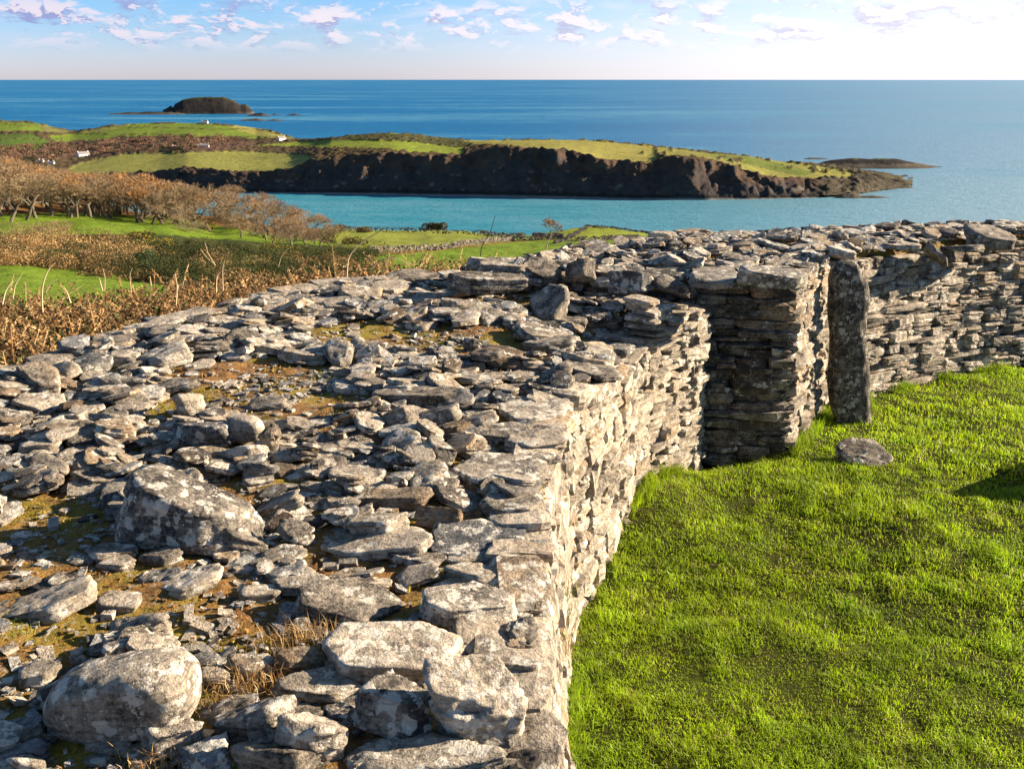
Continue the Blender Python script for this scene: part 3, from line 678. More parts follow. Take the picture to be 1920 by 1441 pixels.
def zone(px, py):
    if px > 1130 and py < 500 or (px > 885 and py < 505): return 'on the far wall top beyond the entrance gap'
    if py < 600: return 'at the back of the near wall top, before the entrance gap'
    if px > 850 and py > 600: return 'packed along the sunlit inner edge of the near wall'
    if py < 740: return 'between the outer edge and the moss in the middle distance'
    if px < 330 and py < 925: return 'in the rubble at the left, above the dark angular boulder'
    if py < 925: return 'in the centre of the wall top, above the ochre bar'
    if py < 1130: return 'between the dark angular boulder and the big brown flagstone'
    return 'in the foreground around the rounded boulder and the hexagonal flagstone'
for p in placed:
    x, y, z, Lx, Wy, T, yaw, sx, sy = p[:9]
    ind = id(p) in big
    kd = 'slab' if T/Lx < .33 else 'block'
    k = (14 if p[9] > .04 else 9) if ind else (5 if p[9] > .02 else 4)
    V, Q, sc = stone(rng, Lx*1.06, Wy*1.06, T, k, kd)
    V = V @ rotm(sy+rng.normal(0, .07), -sx+rng.normal(0, .07), yaw).T
    tn = float(np.clip(rng.normal(.62, .3), .05, 1)); hu = rng.uniform(.1, .96)
    st = np.tile([tn, hu, rng.random(), rng.random()], (len(V), 1))
    if ind:
        o = mesh('loose_stone', V, Q, MS, dict(sc=sc, st=st), loc=(x, y, z), smooth_sh=k > 9)
        shade = 'pale' if tn > .72 else 'grey' if tn > .5 else 'dark'
        if hu > .78: shade = 'rusty '+shade
        elif hu < .12: shade = 'bluish '+shade
        shp = 'flat slab' if kd == 'slab' else 'chunky stone'
        wpx_ = p[9]*F; size = 'tiny' if wpx_ < 34 else 'small' if wpx_ < 44 else 'middling' if wpx_ < 56 else 'large' if wpx_ < 74 else 'broad'
        lm, fr = landmark(p[10], p[11]); zn = zone(p[10], p[11]); wall_ = 'on the far wall' if 'far wall' in zn else 'on the near wall'
        lab = f'{size} {shade} {shp}{fr} {lm}'; lab = lab if len(lab.split()) < 17 else f'{size} {shade} {shp} {lm}'; lab = lab if len(lab.split()) < 17 else lab.replace('diagonally ', '')
        for nth in (1, 2, 3):
            if lab in SEEN:
                lm, fr = landmark(p[10], p[11], nth); lab = f'{size} {shade} {shp}{fr} {lm}'; lab = lab if len(lab.split()) < 17 else lab.replace('diagonally ', '')
        SEEN.add(lab); tag(o, lab, 'stone slab' if kd == 'slab' else 'stone', f'loose stones {zn}')
    else: acc.add(V+[x, y, z], Q, sc=sc, st=st)
o = acc.build('rubble', MS); tag(o, 'smaller slabs and broken slate covering the wall tops', 'rubble', kind='stuff')
# gravel
acc = Acc(); S, Q = cubesphere(1); n = 26000
for poly, cnt in ((NPOLY, 90000), (FPOLY, 16000)):
    lo = poly.min(0); hi = poly.max(0); q = rng.uniform(lo, hi, (cnt, 2)); q = q[inpoly(q[:, 0], q[:, 1], poly)]
    q = q[q[:, 1] > 1.0]
    px, py, fw = proj(np.column_stack([q, np.zeros(len(q))])); q = q[(px > -30) & (px < 1950) & (py < 1480)]
    dens = fbm(np.column_stack([q*2.2, np.zeros(len(q))]), 31, 3)+.5; q = q[rng.random(len(q)) < np.clip((dens-.32)*2, .06, .8)]
    n = len(q); ii = ((q[:, 0]-GX0)/GS).astype(int).clip(0, GNX-1); jj = ((q[:, 1]-GY0)/GS).astype(int).clip(0, GNY-1)
    ok = ~OCC[ii, jj]; q = q[ok]; n = len(q); zz = ztop(q[:, 0], q[:, 1])
    s = rng.lognormal(-3.9, .55, n).clip(.006, .06); dim = np.stack([s, s*rng.uniform(.4, .9, n), s*rng.uniform(.12, .45, n)], 1)
    V = S[None]*dim[:, None, :]*(1+rng.uniform(-.3, .3, (n, 8, 3))); yw = rng.uniform(0, 6.28, n); c, s_ = np.cos(yw), np.sin(yw)
    tx = rng.normal(0, .25, n); V[..., 2] += V[..., 0]*tx[:, None]
    X = V[..., 0]*c[:, None]-V[..., 1]*s_[:, None]; Y = V[..., 0]*s_[:, None]+V[..., 1]*c[:, None]
    sc = V+rng.uniform(0, 50, (n, 1, 3)); V = np.stack([X+q[:, :1], Y+q[:, 1:], V[..., 2]+zz[:, None]+.004], -1)
    Fq = (Q[None]+8*np.arange(n)[:, None, None]).reshape(-1, 4)
    st = np.repeat(np.stack([rng.normal(.7, .25, n).clip(.1, 1), rng.uniform(0, .9, n), rng.random(n), rng.random(n)], 1), 8, 0)
    acc.add(V.reshape(-1, 3), Fq, sc=sc.reshape(-1, 3), st=st)
tag(acc.build('gravel', MS), 'slate chips scattered between the slabs', 'gravel', kind='stuff')
# ------------------------------------------------------------------ blades: grass, moss, dry tufts
def blades(P, hgt, wid, col, rng, lean=.5, up=None, seg=2, wind=None):
    """P (n,3) roots; curved tapering blades as one batch -> V, F3, colours"""
    n = len(P); a = rng.uniform(0, 2*math.pi, n); ln = np.abs(rng.normal(0, lean, n))+.08
    dx, dy = np.cos(a)*ln, np.sin(a)*ln
    if wind is not None: dx = dx+wind[0]; dy = dy+wind[1]
    fa = rng.uniform(0, math.pi, n); wx, wy = np.cos(fa)*wid/2, np.sin(fa)*wid/2
    V = np.empty((n, 5, 3)); lv = [(0, 1.0), (.5, .75), (1.0, 0)]
    h1 = hgt*.55
    m = P+np.stack([dx*h1*.45, dy*h1*.45, h1], 1); t = P+np.stack([dx*hgt*1.15, dy*hgt*1.15, hgt*np.clip(1.05-ln*.45, .25, 1)], 1)
    W = np.stack([wx, wy, np.zeros(n)], 1)
    V[:, 0] = P-W; V[:, 1] = P+W; V[:, 2] = m-W*.8; V[:, 3] = m+W*.8; V[:, 4] = t
    f = np.array([[0, 1, 3], [0, 3, 2], [2, 3, 4]]); Fq = (f[None]+5*np.arange(n)[:, None, None]).reshape(-1, 3)
    return V.reshape(-1, 3), Fq, np.repeat(np.column_stack([col, np.ones(n)]), 5, 0)
# ground inside the fort
xs = np.concatenate([np.linspace(-.6, 7.5, 330), np.linspace(7.6, 24, 60)]); ys = np.concatenate([np.linspace(-4, 2, 30), np.linspace(2.05, 12.5, 380)])
X, Y = np.meshgrid(xs, ys, indexing='ij'); Z = zg(X, Y); V = np.stack([X, Y, Z], -1)
I = np.arange(X.size).reshape(X.shape); q = np.stack([I[:-1, :-1], I[1:, :-1], I[1:, 1:], I[:-1, 1:]], -1).reshape(-1, 4)
inside_far = inpoly(X, Y, FPOLY)
cg = np.zeros(X.shape+(4,)); cg[...] = (.045, .05, .01, 1)
o = mesh('lawn', V.reshape(-1, 3), q, land_mat('turf', 5, .04, .5), dict(col=cg.reshape(-1, 4)), smooth_sh=True); tag(o, kind='structure')
rng = np.random.default_rng(77)
acc = Acc()
INP = np.array([p[1][:2] for p in NI]+[c1[1][:2]]+[p[1][:2] for p in FI[3:]]+[(24, 8), (24, -3)])
pxl, pyl, nb = [], [], 0
def green(n, P, rng):
    g = fbm(P*[1.6, 1.6, 0], 41, 3)+.5; y = fbm(P*[5, 5, 0], 43, 3)+.5
    r = rng.random(n)
    c = np.stack([.17+.25*y+.06*r, .30+.24*y+.08*r, .008+.01*r], 1)*(.6+.8*g)[:, None]*(.5+1.0*(fbm(P*[11, 11, 0], 45, 2)+.5))[:, None]
    dry = (rng.random(n) < .06+.35*np.clip(y-.6, 0, 1)*2)
    c[dry] = np.stack([.30+.12*r, .26+.1*r, .09+.05*r], 1)[dry]
    return c
for (d0, d1, dens, wd, hm) in ((2.6, 5.2, 14000, .0034, .055), (5.2, 7.5, 8500, .0046, .06), (7.5, 11.5, 4200, .0068, .06)):
    q = rng.uniform([-.3, 1.5], [9.0, 11.5], (int(dens*93), 2)); rr = np.hypot(q[:, 0], q[:, 1])
    q = q[(rr > d0) & (rr < d1)]; zq = zg(q[:, 0], q[:, 1]); px, py, fw = proj(np.column_stack([q, zq]))
    ok = (px > 950) & (px < 1960) & (py < 1500) & inpoly(q[:, 0], q[:, 1], INP); q = q[ok]; zq = zq[ok]
    kp = rng.random(len(q)) < np.clip(1.9*(fbm(np.column_stack([q*[7, 9], 0*zq]), 57, 2)+.5)-.12, .25, 1); q = q[kp]; zq = zq[kp]
    P = np.column_stack([q, zq-.004]); n = len(P)
    cl = fbm(P*[2.2, 3.6, 0], 51, 3)+.5; cl2 = fbm(P*[9, 9, 0], 53, 2)+.5
    hgt = .7*hm*(.12+1.5*cl**2+1.2*cl2**1.5)*rng.uniform(.5, 1.3, n)
    V, Fq, c = blades(P, hgt, wd*rng.uniform(.7, 1.3, n), green(n, P, rng), rng, .75, wind=(-.25, -.05)); acc.add(V, Fq, col=c); nb += n
print('grass blades', nb)
bl = resamp([p[1] for p in NI[3:]], 60); bl2 = resamp([c1[1]]+[p[1] for p in FI[3:8]], 80)
for B_, n in ((bl, 7000), (bl2, 7000)):
    i_ = rng.uniform(0, len(B_)-1.01, n); q = B_[i_.astype(int)]*(1-i_ % 1)[:, None]+B_[i_.astype(int)+1]*(i_ % 1)[:, None]; q = q[:, :2]+np.column_stack([np.abs(rng.normal(0, .05, n))+.01, -np.abs(rng.normal(0, .05, n))])
    q = q[fbm(np.column_stack([q*4, 0*q[:, :1]]), 59, 2) > -.06]; P = np.column_stack([q, zg(q[:, 0], q[:, 1])-.005]); n = len(P)
    V, Fq, c = blades(P, rng.uniform(.05, .14, n), rng.uniform(.003, .007, n), green(n, P, rng)*.8, rng, .6); acc.add(V, Fq, col=c)
tag(acc.build('grass', MBLADE), 'short bright grass inside the fort', 'grass', kind='stuff')
# moss cushions and wisps on the wall tops
acc = Acc()
q = rng.uniform([-4.5, 1.0], [8, 12], (150000, 2)); ok = (inpoly(q[:, 0], q[:, 1], NPOLY) | inpoly(q[:, 0], q[:, 1], FPOLY)); q = q[ok]
i_, j_ = ((q[:, 0]-GX0)/GS).astype(int), ((q[:, 1]-GY0)/GS).astype(int); gz = ztop(q[:, 0], q[:, 1])
ok = (H[i_, j_] < gz+.02) & (fbm(np.column_stack([q*3, gz*0]), 61, 3) > -.12); q = q[ok]; gz = gz[ok]; n = len(q); r = rng.random((n, 1))
mk = (fbm(np.column_stack([q*1.7, gz*0]), 63, 2) > 0)[:, None]
col = np.where(mk, np.array([[.24, .18, .02]])+r*[.16, .10, .02], np.array([[.20, .095, .025]])+r*[.2, .11, .04])
V, Fq, c = blades(np.column_stack([q, gz-.004]), rng.uniform(.008, .024, n), rng.uniform(.006, .012, n), col, rng, .8); acc.add(V, Fq, col=c)
tag(acc.build('moss', MBRACK), 'olive and rusty moss between the slabs', 'moss', kind='stuff')
def tuft(px, py, z, n, hh, cols, nm, label, wid=.003, spread=.05, lean=.5, face=None):
    p = pz(px, py, z) if face is None else face; P = rng.normal(0, spread, (n, 3))*[1, 1, .0 if face is None else 1.0]
    if face is None: pass
    c = np.array(cols)[rng.integers(0, len(cols), n)]*rng.uniform(.7, 1.3, (n, 1))
    V, Fq, cc = blades(P, rng.uniform(.4, 1.1, n)*hh, np.full(n, wid), c, rng, lean); o = mesh(nm, V, Fq, MBRACK, dict(col=cc), loc=p)
    return tag(o, label, 'grass tuft')
DRY = [(.42, .27, .11), (.30, .16, .06), (.5, .38, .2)]; GRN = [(.10, .17, .02), (.16, .2, .03)]
zt = lambda px, py: float(ztop(*pz(px, py, 0)[:2]))
for (px, py, n, hh, cols, lab) in ((560, 1215, 140, .09, DRY, 'dry straw tuft behind the rust-brown wedge'), (480, 1285, 200, .08, DRY, 'dry straw tuft right of the small pale cobble'),
      (420, 1300, 120, .07, DRY, 'straw tuft between the rounded boulder and the brown block'), (600, 1195, 60, .08, DRY, 'thin dry wisps left of the hexagonal flagstone'),
      (750, 757, 70, .06, GRN, 'green tuft in front of the long dark brown slab'), (530, 862, 60, .045, GRN, 'green tuft right of the narrow standing stone'),
      (620, 778, 60, .04, GRN, 'small green tuft in the turf hollow'), (605, 708, 60, .045, GRN, 'bright green tuft on the moss in the middle distance'),
      (300, 1440, 120, .06, DRY, 'dry tuft at the bottom edge under the lichen-white slab'), (20, 1175, 80, .025, GRN, 'low green cushion under the long pale slab'), (700, 1332, 80, .05, DRY, 'dry wisps above the dark blocky stone')):
    tuft(px, py, zt(px, py), n, hh, cols, 'grass_tuft', lab, .0028)
def onface(i, f, hfr): 
    a = NI[i][0]*(1-f)+NI[i+1][0]*f; b = NI[i][1]*(1-f)+NI[i+1][1]*f; return a*hfr+b*(1-hfr)+np.array([.03, 0, 0])
for (i, f, hf, n, cols, lab) in ((3, .15, .55, 160, GRN+[(.3, .3, .08)], 'wispy green tuft growing out of the near wall face'), (2, .85, .6, 130, DRY+GRN, 'lower yellowing tuft hanging on the near wall face'),
                                 (4, .6, .6, 30, GRN, 'small green weed in the wall face further on')):
    tuft(0, 0, 0, n, .10, cols, 'grass_tuft', lab, .0028, .045, .9, face=onface(i, f, hf))
# ------------------------------------------------------------------ standing stone
def standing():
    b = pg(1600, 798); b[2] = float(zg(b[0], b[1]))-.12; fw = float(proj(b)[2]); D = math.hypot(b[0], b[1])
    top = pD(1590, 490, D); Ht = top[2]-b[2]
    # outline left/right in pixels by height, from the photograph, turned into metres
    pts = [(790, 1572, 1636), (770, 1563, 1634), (720, 1560, 1632), (680, 1562, 1629), (640, 1563, 1622), (600, 1559, 1621), (560, 1557, 1626), (530, 1557, 1622), (510, 1560, 1614), (497, 1568, 1606), (490, 1580, 1598)]
    n = 44; m = 60
    zz = []; lw = []; rw = []
    for py, l, r in pts:
        pl, pr = pD(l, py, D), pD(r, py, D); zz.append((pl[2]+pr[2])/2); lw.append(pl[0]); rw.append(pr[0])
    lw = [a_-.022 for a_ in lw]; rw = [a_+.03 for a_ in rw]
    zz = [b[2]-.1]+zz; lw = [lw[0]-.01]+lw; rw = [rw[0]+.01]+rw
    zs = np.linspace(zz[0], zz[-1], m); l = np.interp(zs, zz, lw); r = np.interp(zs, zz, rw)
    a = np.linspace(0, 2*math.pi, n, endpoint=False); V = []
    for i in range(m):
        hw = (r[i]-l[i])/2; cx_ = (r[i]+l[i])/2; th = .10*(1 if i < m-8 else math.sqrt(max(1-((i-(m-8))/8)**2, .08)))
        c, s = np.cos(a), np.sin(a); e = .55
        V.append(np.stack([cx_+hw*np.sign(c)*np.abs(c)**e, b[1]+.1+th*np.sign(s)*np.abs(s)**e, np.full(n, zs[i])], 1))
    V = np.concatenate(V+[np.array([[(l[-1]+r[-1])/2, b[1]+.1, zs[-1]+.01]])])
    I = np.arange(n*m).reshape(m, n); J = np.roll(I, -1, 1)
    q = np.stack([I[:-1], J[:-1], J[1:], I[1:]], -1).reshape(-1, 4); tp = np.stack([I[-1], J[-1], np.full(n, n*m)], -1)
    c0 = V.mean(0); Nn = (V-[c0[0], c0[1], 0])*[1, 1, 0]; Nn /= np.linalg.norm(Nn, axis=1)[:, None]+1e-6
    V = V+Nn*(fbm(V*[6, 6, 2.2], 71, 4)*.05+fbm(V*[26, 26, 9], 72, 3)*.018)[:, None]
    loc = np.array([b[0], b[1], b[2]]); Vl = V-loc
    o = mesh('standing_stone', Vl, [tp, q], MS, dict(sc=Vl[:, [1, 2, 0]]*1.5+7.3, st=np.tile([.22, .45, .45, .5], (len(V), 1))), smooth_sh=True, loc=loc)
    tag(o, 'tall dark lichen-spotted standing stone beside the entrance gap', 'standing stone')
standing()
# tall stem, tipped foot stone at the bottom of the near wall face
h(1022, 1395, 46, 80, 70, 'sharp flake leaning on the wall foot at the bottom of the picture', 'block', .6, .6, .2, 0, 'loose_stone', z0=-1.45, dip=0)

# ------------------------------------------------------------------ sea
def sea():
    m, t, b = mat_new('sea_water')
    g = t.nodes.new('ShaderNodeNewGeometry').outputs['Position']
    sp = t.nodes.new('ShaderNodeSeparateXYZ'); t.links.new(g, sp.inputs[0])
    dist = M(t, 'SQRT', M(t, 'ADD', M(t, 'POWER', sp.outputs[0], 2), M(t, 'POWER', sp.outputs[1], 2)))
    bay = RAMP(t, dist, 700, 1500)                   # shallow sandy water in the bay
    n1 = NOISE(t, VMUL(t, g, (.35, 1.6, 1)), .0016, 6, .6, .4); n2 = NOISE(t, VMUL(t, g, (.5, 1.5, 1)), .02, 5, .65)
    deep = MIX(t, n1, (.000, .075, .21), (.000, .15, .34))
    shal = MIX(t, n2, (.02, .18, .27), (.05, .27, .37))
    c = MIX(t, bay, shal, deep)
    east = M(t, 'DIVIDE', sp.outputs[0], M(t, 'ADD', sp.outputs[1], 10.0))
    c = MIX(t, RAMP(t, east, -.05, .6, 0, .8), c, (.22, .34, .43))  # paler to the right: sky reflection toward the sun, put into the water colour
    c = MIX(t, RAMP(t, M(t, 'ADD', M(t, 'MULTIPLY', n1, .6), M(t, 'MULTIPLY', n2, .4)), .49, .60, 0, .6), c, (.10, .27, .37))
    t.links.new(c, b.inputs['Base Color']); b.inputs['Roughness'].default_value = .4; b.inputs['Specular IOR Level'].default_value = .09
    w1 = NOISE(t, VMUL(t, g, (.6, 1.3, 1)), .09, 8, .75)
    bump(t, b, w1, 5.0, 1); return m
rr = np.concatenate([np.linspace(150, 3000, 60), np.geomspace(3200, 150000, 50)]); aa = np.linspace(-1.4, 1.4, 90)
A, RR = np.meshgrid(aa, rr, indexing='ij'); V = np.stack([RR*np.sin(A), RR*np.cos(A), np.full(A.shape, SEA)], -1)
I = np.arange(A.size).reshape(A.shape); q = np.stack([I[:-1, :-1], I[1:, :-1], I[1:, 1:], I[:-1, 1:]], -1).reshape(-1, 4)[:, ::-1]
tag(mesh('sea', V.reshape(-1, 3), q, sea()), kind='structure')
# ------------------------------------------------------------------ hillside below the fort: z(azimuth, distance)
def zat(px, py, D): return float(pD(px, py, D)[2])
DD = np.array([3, 7, 11, 16, 25, 40, 70, 100, 150, 200, 260, 320, 400, 520, 640])
cols = {   # px: ((D, py), ...)  pixel rows of the ground at those distances
    -500: [(70, 545), (100, 500), (150, 450), (200, 418), (260, 372), (320, 338), (400, 335)],
    0: [(70, 548), (100, 503), (150, 447), (200, 416), (260, 376), (320, 346), (400, 350)],
    150: [(70, 548), (100, 510), (150, 447), (200, 416), (260, 390), (320, 376), (400, 380)],
    300: [(70, 552), (100, 520), (150, 455), (200, 423), (260, 403), (320, 402), (400, 406)],
    420: [(70, 558), (100, 528), (150, 470), (200, 437), (260, 412), (320, 405), (400, 416)],
    550: [(70, 562), (100, 528), (150, 485), (200, 455), (260, 436), (320, 430), (400, 448)],
    650: [(70, 562), (100, 528), (150, 487), (200, 458), (260, 436), (320, 429), (400, 448)],
    800: [(70, 562), (100, 528), (150, 488), (200, 461), (260, 441), (320, 431), (400, 452)],
    980: [(70, 562), (100, 528), (150, 488), (200, 462), (260, 446), (320, 440), (400, 455)],
    1110: [(70, 562), (100, 528), (150, 488), (200, 462), (260, 443), (320, 426), (400, 440)],
    1230: [(70, 562), (100, 528), (150, 490), (200, 466), (260, 450), (320, 440), (400, 455)],
    1500: [(70, 562), (100, 530), (150, 500), (200, 480), (260, 466), (320, 460), (400, 470)],
    2600: [(70, 562), (100, 530), (150, 500), (200, 480), (260, 466), (320, 460), (400, 470)]}
PXC = np.array(sorted(cols)); AZC = np.array([math.atan2(ray(p, 450)[0], ray(p, 450)[1]) for p in PXC]); ZT = []
for p in PXC:
    ds = [c[0] for c in cols[p]]; zs = [zat(p, c[1], c[0]) for c in cols[p]]
    ds = [3, 7, 11, 16, 25, 40]+ds+[520, 640]; zs = [-1.9, -2.0, -2.2, -2.6, -4.3, -7.3]+zs+[min(zs[-1]-28, -96) if p < 500 else -103, -106]
    ZT.append(np.interp(DD, ds, zs))
ZT = np.array(ZT)
def bil(a, lD):
    i = np.clip(np.searchsorted(AZC, a)-1, 0, len(AZC)-2); u = np.clip((a-AZC[i])/(AZC[i+1]-AZC[i]), 0, 1); u = u*u*(3-2*u)
    ld = np.log(DD); j = np.clip(np.searchsorted(ld, lD)-1, 0, len(ld)-2); v = np.clip((lD-ld[j])/(ld[j+1]-ld[j]), 0, 1)
    return (ZT[i, j]*(1-u)+ZT[i+1, j]*u)*(1-v)+(ZT[i, j+1]*(1-u)+ZT[i+1, j+1]*u)*v
def tz(x, y):
    x = np.asarray(x, float); y = np.asarray(y, float); D = np.hypot(x, y)
    P = np.stack([x, y, 0*x], -1)
    bk = smooth(1.2, 1.9, np.abs(np.arctan2(x, y)))
    return bil(np.arctan2(x, y), np.log(np.clip(D, 3, 640)))*(1-bk)+bk*(-2.6-.01*D)+fbm(P/14., 91, 4)*np.clip(D/60, .1, 1.6)+fbm(P/3., 92, 3)*np.clip(D/100, .1, .5)
def hit(px, py):                        # where a ray meets the hillside
    d = ray(px, py); d = d/math.hypot(d[0], d[1]); t = np.geomspace(14, 420, 1500)
    z = tz(d[0]*t, d[1]*t); k = np.argmax(CAMZ+d[2]*t < z); k = k if (CAMZ+d[2]*t < z).any() else 1200
    return np.array([d[0]*t[k], d[1]*t[k], z[k]])
aa = np.concatenate([np.linspace(-math.pi, -.72, 60)[:-1], np.linspace(-.72, .35, 480), np.linspace(.35, math.pi, 80)[1:]]); rr = np.geomspace(3.0, 640, 330)
A, RR = np.meshgrid(aa, rr, indexing='ij'); X, Y = RR*np.sin(A), RR*np.cos(A); Z = tz(X, Y)
px, py, _ = proj(np.stack([X, Y, Z], -1))
colr = np.zeros(X.shape+(4,)); colr[..., 3] = 1
P3 = np.stack([X, Y, 0*X], -1)
GREEN, OLIVE, DARK, BROWN = (.12, .18, .018), (.17, .19, .033), (.045, .05, .014), (.16, .085, .03)
colr[..., :3] = BROWN
wob = 7*fbm(P3/9., 95, 3)
def paint(Pp, c):
    m = inpoly(px+wob*1.5, py+wob*.7, Pp); colr[m, :3] = c
paint([(-600, 485), (0, 493), (130, 500), (230, 520), (330, 540), (330, 620), (-600, 640)], GREEN)
paint([(-600, 380), (0, 402), (120, 398), (330, 408), (420, 425), (560, 445), (640, 455), (640, 470), (420, 455), (300, 440), (100, 440), (-600, 442)], GREEN)
paint([(-600, 442), (100, 440), (300, 438), (420, 450), (640, 462), (700, 480), (640, 530), (300, 535), (230, 520), (130, 500), (-600, 490)], DARK)
paint([(600, 415), (700, 420), (1000, 425), (1000, 445), (1056, 446), (960, 452), (850, 464), (760, 472), (690, 476), (600, 450)], OLIVE)
paint([(690, 480), (760, 474), (850, 467), (960, 454), (1056, 449), (1300, 450), (1300, 640), (700, 640), (600, 520)], GREEN)
paint([(960, 424), (1040, 430), (1100, 415), (1230, 425), (1260, 450), (1060, 450), (1000, 440)], (.17, .20, .025))
colr[..., :3] *= (1+.5*fbm(P3/2.5, 97, 3))[..., None]
far = (RR > 345) & (py > 300); colr[far, :3] = (.06, .05, .03)
I = np.arange(A.size).reshape(A.shape); q = np.stack([I[:-1, :-1], I[1:, :-1], I[1:, 1:], I[:-1, 1:]], -1).reshape(-1, 4)[:, ::-1]
tag(mesh('hillside', np.stack([X, Y, Z], -1).reshape(-1, 3), q, land_mat('fields', .8, .5, .62), dict(col=colr.reshape(-1, 4)), smooth_sh=True), kind='structure')
# ------------------------------------------------------------------ headland across the bay and the village valley
pw = [(-300, 352), (100, 352), (300, 355), (400, 359), (500, 362), (600, 364), (700, 365), (800, 367), (900, 369), (1000, 371), (1100, 373), (1200, 375), (1300, 375), (1400, 374), (1500, 372), (1560, 370), (1600, 366), (1650, 358), (1690, 353), (1712, 351)]
pc = [(-300, 330), (150, 329), (200, 327), (250, 325), (300, 322), (350, 314), (400, 319), (450, 322), (510, 321), (545, 316), (580, 303), (640, 295), (700, 289), (800, 293), (870, 291), (905, 281), (960, 277), (1050, 281), (1090, 289), (1130, 298), (1180, 303), (1222, 307), (1245, 297), (1300, 297), (1350, 307), (1400, 320), (1440, 331), (1500, 334), (1530, 338), (1560, 342), (1600, 345), (1650, 344), (1690, 346), (1712, 350.5)]
ps = [(-300, 222), (0, 226), (40, 227), (80, 233), (110, 241), (135, 247), (165, 243), (200, 236), (250, 232), (310, 230), (400, 232), (450, 236), (500, 243), (535, 254), (560, 262), (600, 262), (650, 256), (700, 252), (740, 249), (780, 254), (830, 261), (870, 263), (950, 263), (1050, 262), (1100, 263), (1160, 268), (1220, 274), (1280, 281), (1330, 287), (1400, 293), (1460, 303), (1520, 308), (1560, 316), (1600, 325), (1650, 331), (1690, 341), (1712, 350)]
_xx = np.arange(-400, 1800, 1.0); _kk = np.exp(-np.linspace(-2.2, 2.2, 31)**2); _kk /= _kk.sum(); _sm = {}
def it(P, x):
    k = id(P)
    if k not in _sm:
        y = np.interp(_xx, [p[0] for p in P], [p[1] for p in P]); y2 = np.convolve(np.pad(y, 15, 'edge'), _kk, 'valid'); _sm[k] = np.where(_xx > 1640, y, y2)
    return np.interp(x, _xx, _sm[k])
U = np.arange(-300, 1713, 3.0); n1_, n2_, n3_ = 34, 90, 16
Dw = np.array([np.hypot(*pz(u, it(pw, u), SEA)[:2]) for u in U])
plat = np.interp(U, [-300, 480, 620, 1300, 1560, 1712], [850, 800, 330, 260, 130, 10])
rows = []
j1 = fbm(np.column_stack([U/22., 0*U, 0*U]), 101, 4)*60*np.clip((1712-U)/200, 0, 1)
for i in range(n1_):                    # cliff
    v = i/(n1_-1); P = np.array([pD(u, it(pw, u)*(1-v)+it(pc, u)*v+0, d+v*28*np.clip((1712-u)/110, .1, 1)) for u, d in zip(U, Dw)])
    bulge = fbm(np.column_stack([U/26., np.full(len(U), v*2.2), 0*U]), 103, 5)*26*math.sin(min(v*1.0, 1)*math.pi*.5+.15)*np.clip((1712-U)/110, .1, 1)
    az_ = np.arctan2(P[:, 0], P[:, 1]); P[:, 0] += np.sin(az_)*bulge; P[:, 1] += np.cos(az_)*bulge
    P[:, 2] += (fbm(np.column_stack([U/9., np.full(len(U), v*6), 0*U]), 105, 4)*4*math.sin(v*math.pi))*np.clip((1712-U)/110, .1, 1)
    P[:, 2] += CAMZ*0; rows.append(P)
last = fbm(np.column_stack([U/26., np.full(len(U), 2.2), 0*U]), 103, 5)*26*math.sin(math.pi*.5+.15)*np.clip((1712-U)/110, .1, 1)
for i in range(1, n2_+1):               # plateau to the skyline
    v = i/n2_; P = np.array([pD(u, it(pc, u)*(1-v)+it(ps, u)*v, d+28*np.clip((1712-u)/110, .1, 1)+pl*v**1.25) for u, d, pl in zip(U, Dw, plat)])
    az_ = np.arctan2(P[:, 0], P[:, 1]); bl = last*(1-v)**6; P[:, 0] += np.sin(az_)*bl; P[:, 1] += np.cos(az_)*bl
    P[:, 2] += fbm(P*[1/90., 1/90., 0], 107, 4)*7*math.sin(v*math.pi)*np.clip((1712-U)/300, 0, 1); rows.append(P)
for i in range(1, n3_+1):               # down the far side
    v = i/n3_; P = rows[n1_+n2_-1].copy(); az_ = np.arctan2(P[:, 0], P[:, 1]); P[:, 0] += np.sin(az_)*v*160; P[:, 1] += np.cos(az_)*v*160
    P[:, 2] = P[:, 2]*(1-v**1.5)+(SEA-3)*v**1.5-3*v; rows.append(P)
G = np.array(rows); nr, nc = G.shape[:2]
gpx, gpy, gfw = proj(G); gpx = np.tile(U, (nr, 1))
v_row = np.arange(nr)
colr = np.zeros((nr, nc, 4)); colr[..., 3] = 1
HEATH, CLIFF, FG, FO_, FY, WOOD = (.075, .055, .028), (.056, .046, .043), (.12, .165, .022), (.18, .18, .045), (.22, .205, .055), (.09, .055, .04)
colr[..., :3] = HEATH; colr[:n1_, :, :3] = CLIFF
nz = fbm(np.stack([gpx/14., gpy/7., 0*gpx], -1), 111, 4)
colr[:n1_][nz[:n1_] > .12, :3] = (.075, .045, .028); colr[:n1_][nz[:n1_] > .2, :3] = (.14, .12, .105)
up_ = np.zeros(colr.shape[:2], bool); up_[20:n1_] = (nz[20:n1_] > -.16+.012*(n1_-np.arange(20, n1_))[:, None]); colr[up_, :3] = (.08, .052, .038)
colr[0:2, :, :3] = (.17, .16, .15)
colr[2:4, :, :3] = (.03, .028, .025)
tipm = np.broadcast_to(U > 1535, colr.shape[:2]); colr[tipm, :3] = (.06, .05, .036)
def pt2(Pp, c, amp=3.):
    m = inpoly(gpx+nz*amp*2, gpy+nz*amp, Pp) & (v_row[:, None] >= n1_); colr[m, :3] = c
pt2([(-300, 200), (60, 226), (140, 250), (120, 250), (60, 248), (-300, 250)], (.12, .12, .04))
pt2([(-300, 222), (75, 232), (80, 246), (0, 246), (-300, 250)], FG)
pt2([(-300, 252), (60, 252), (120, 275), (60, 285), (-300, 290)], (.07, .11, .02))
pt2([(90, 255), (170, 250), (225, 256), (190, 267), (110, 268)], FG)
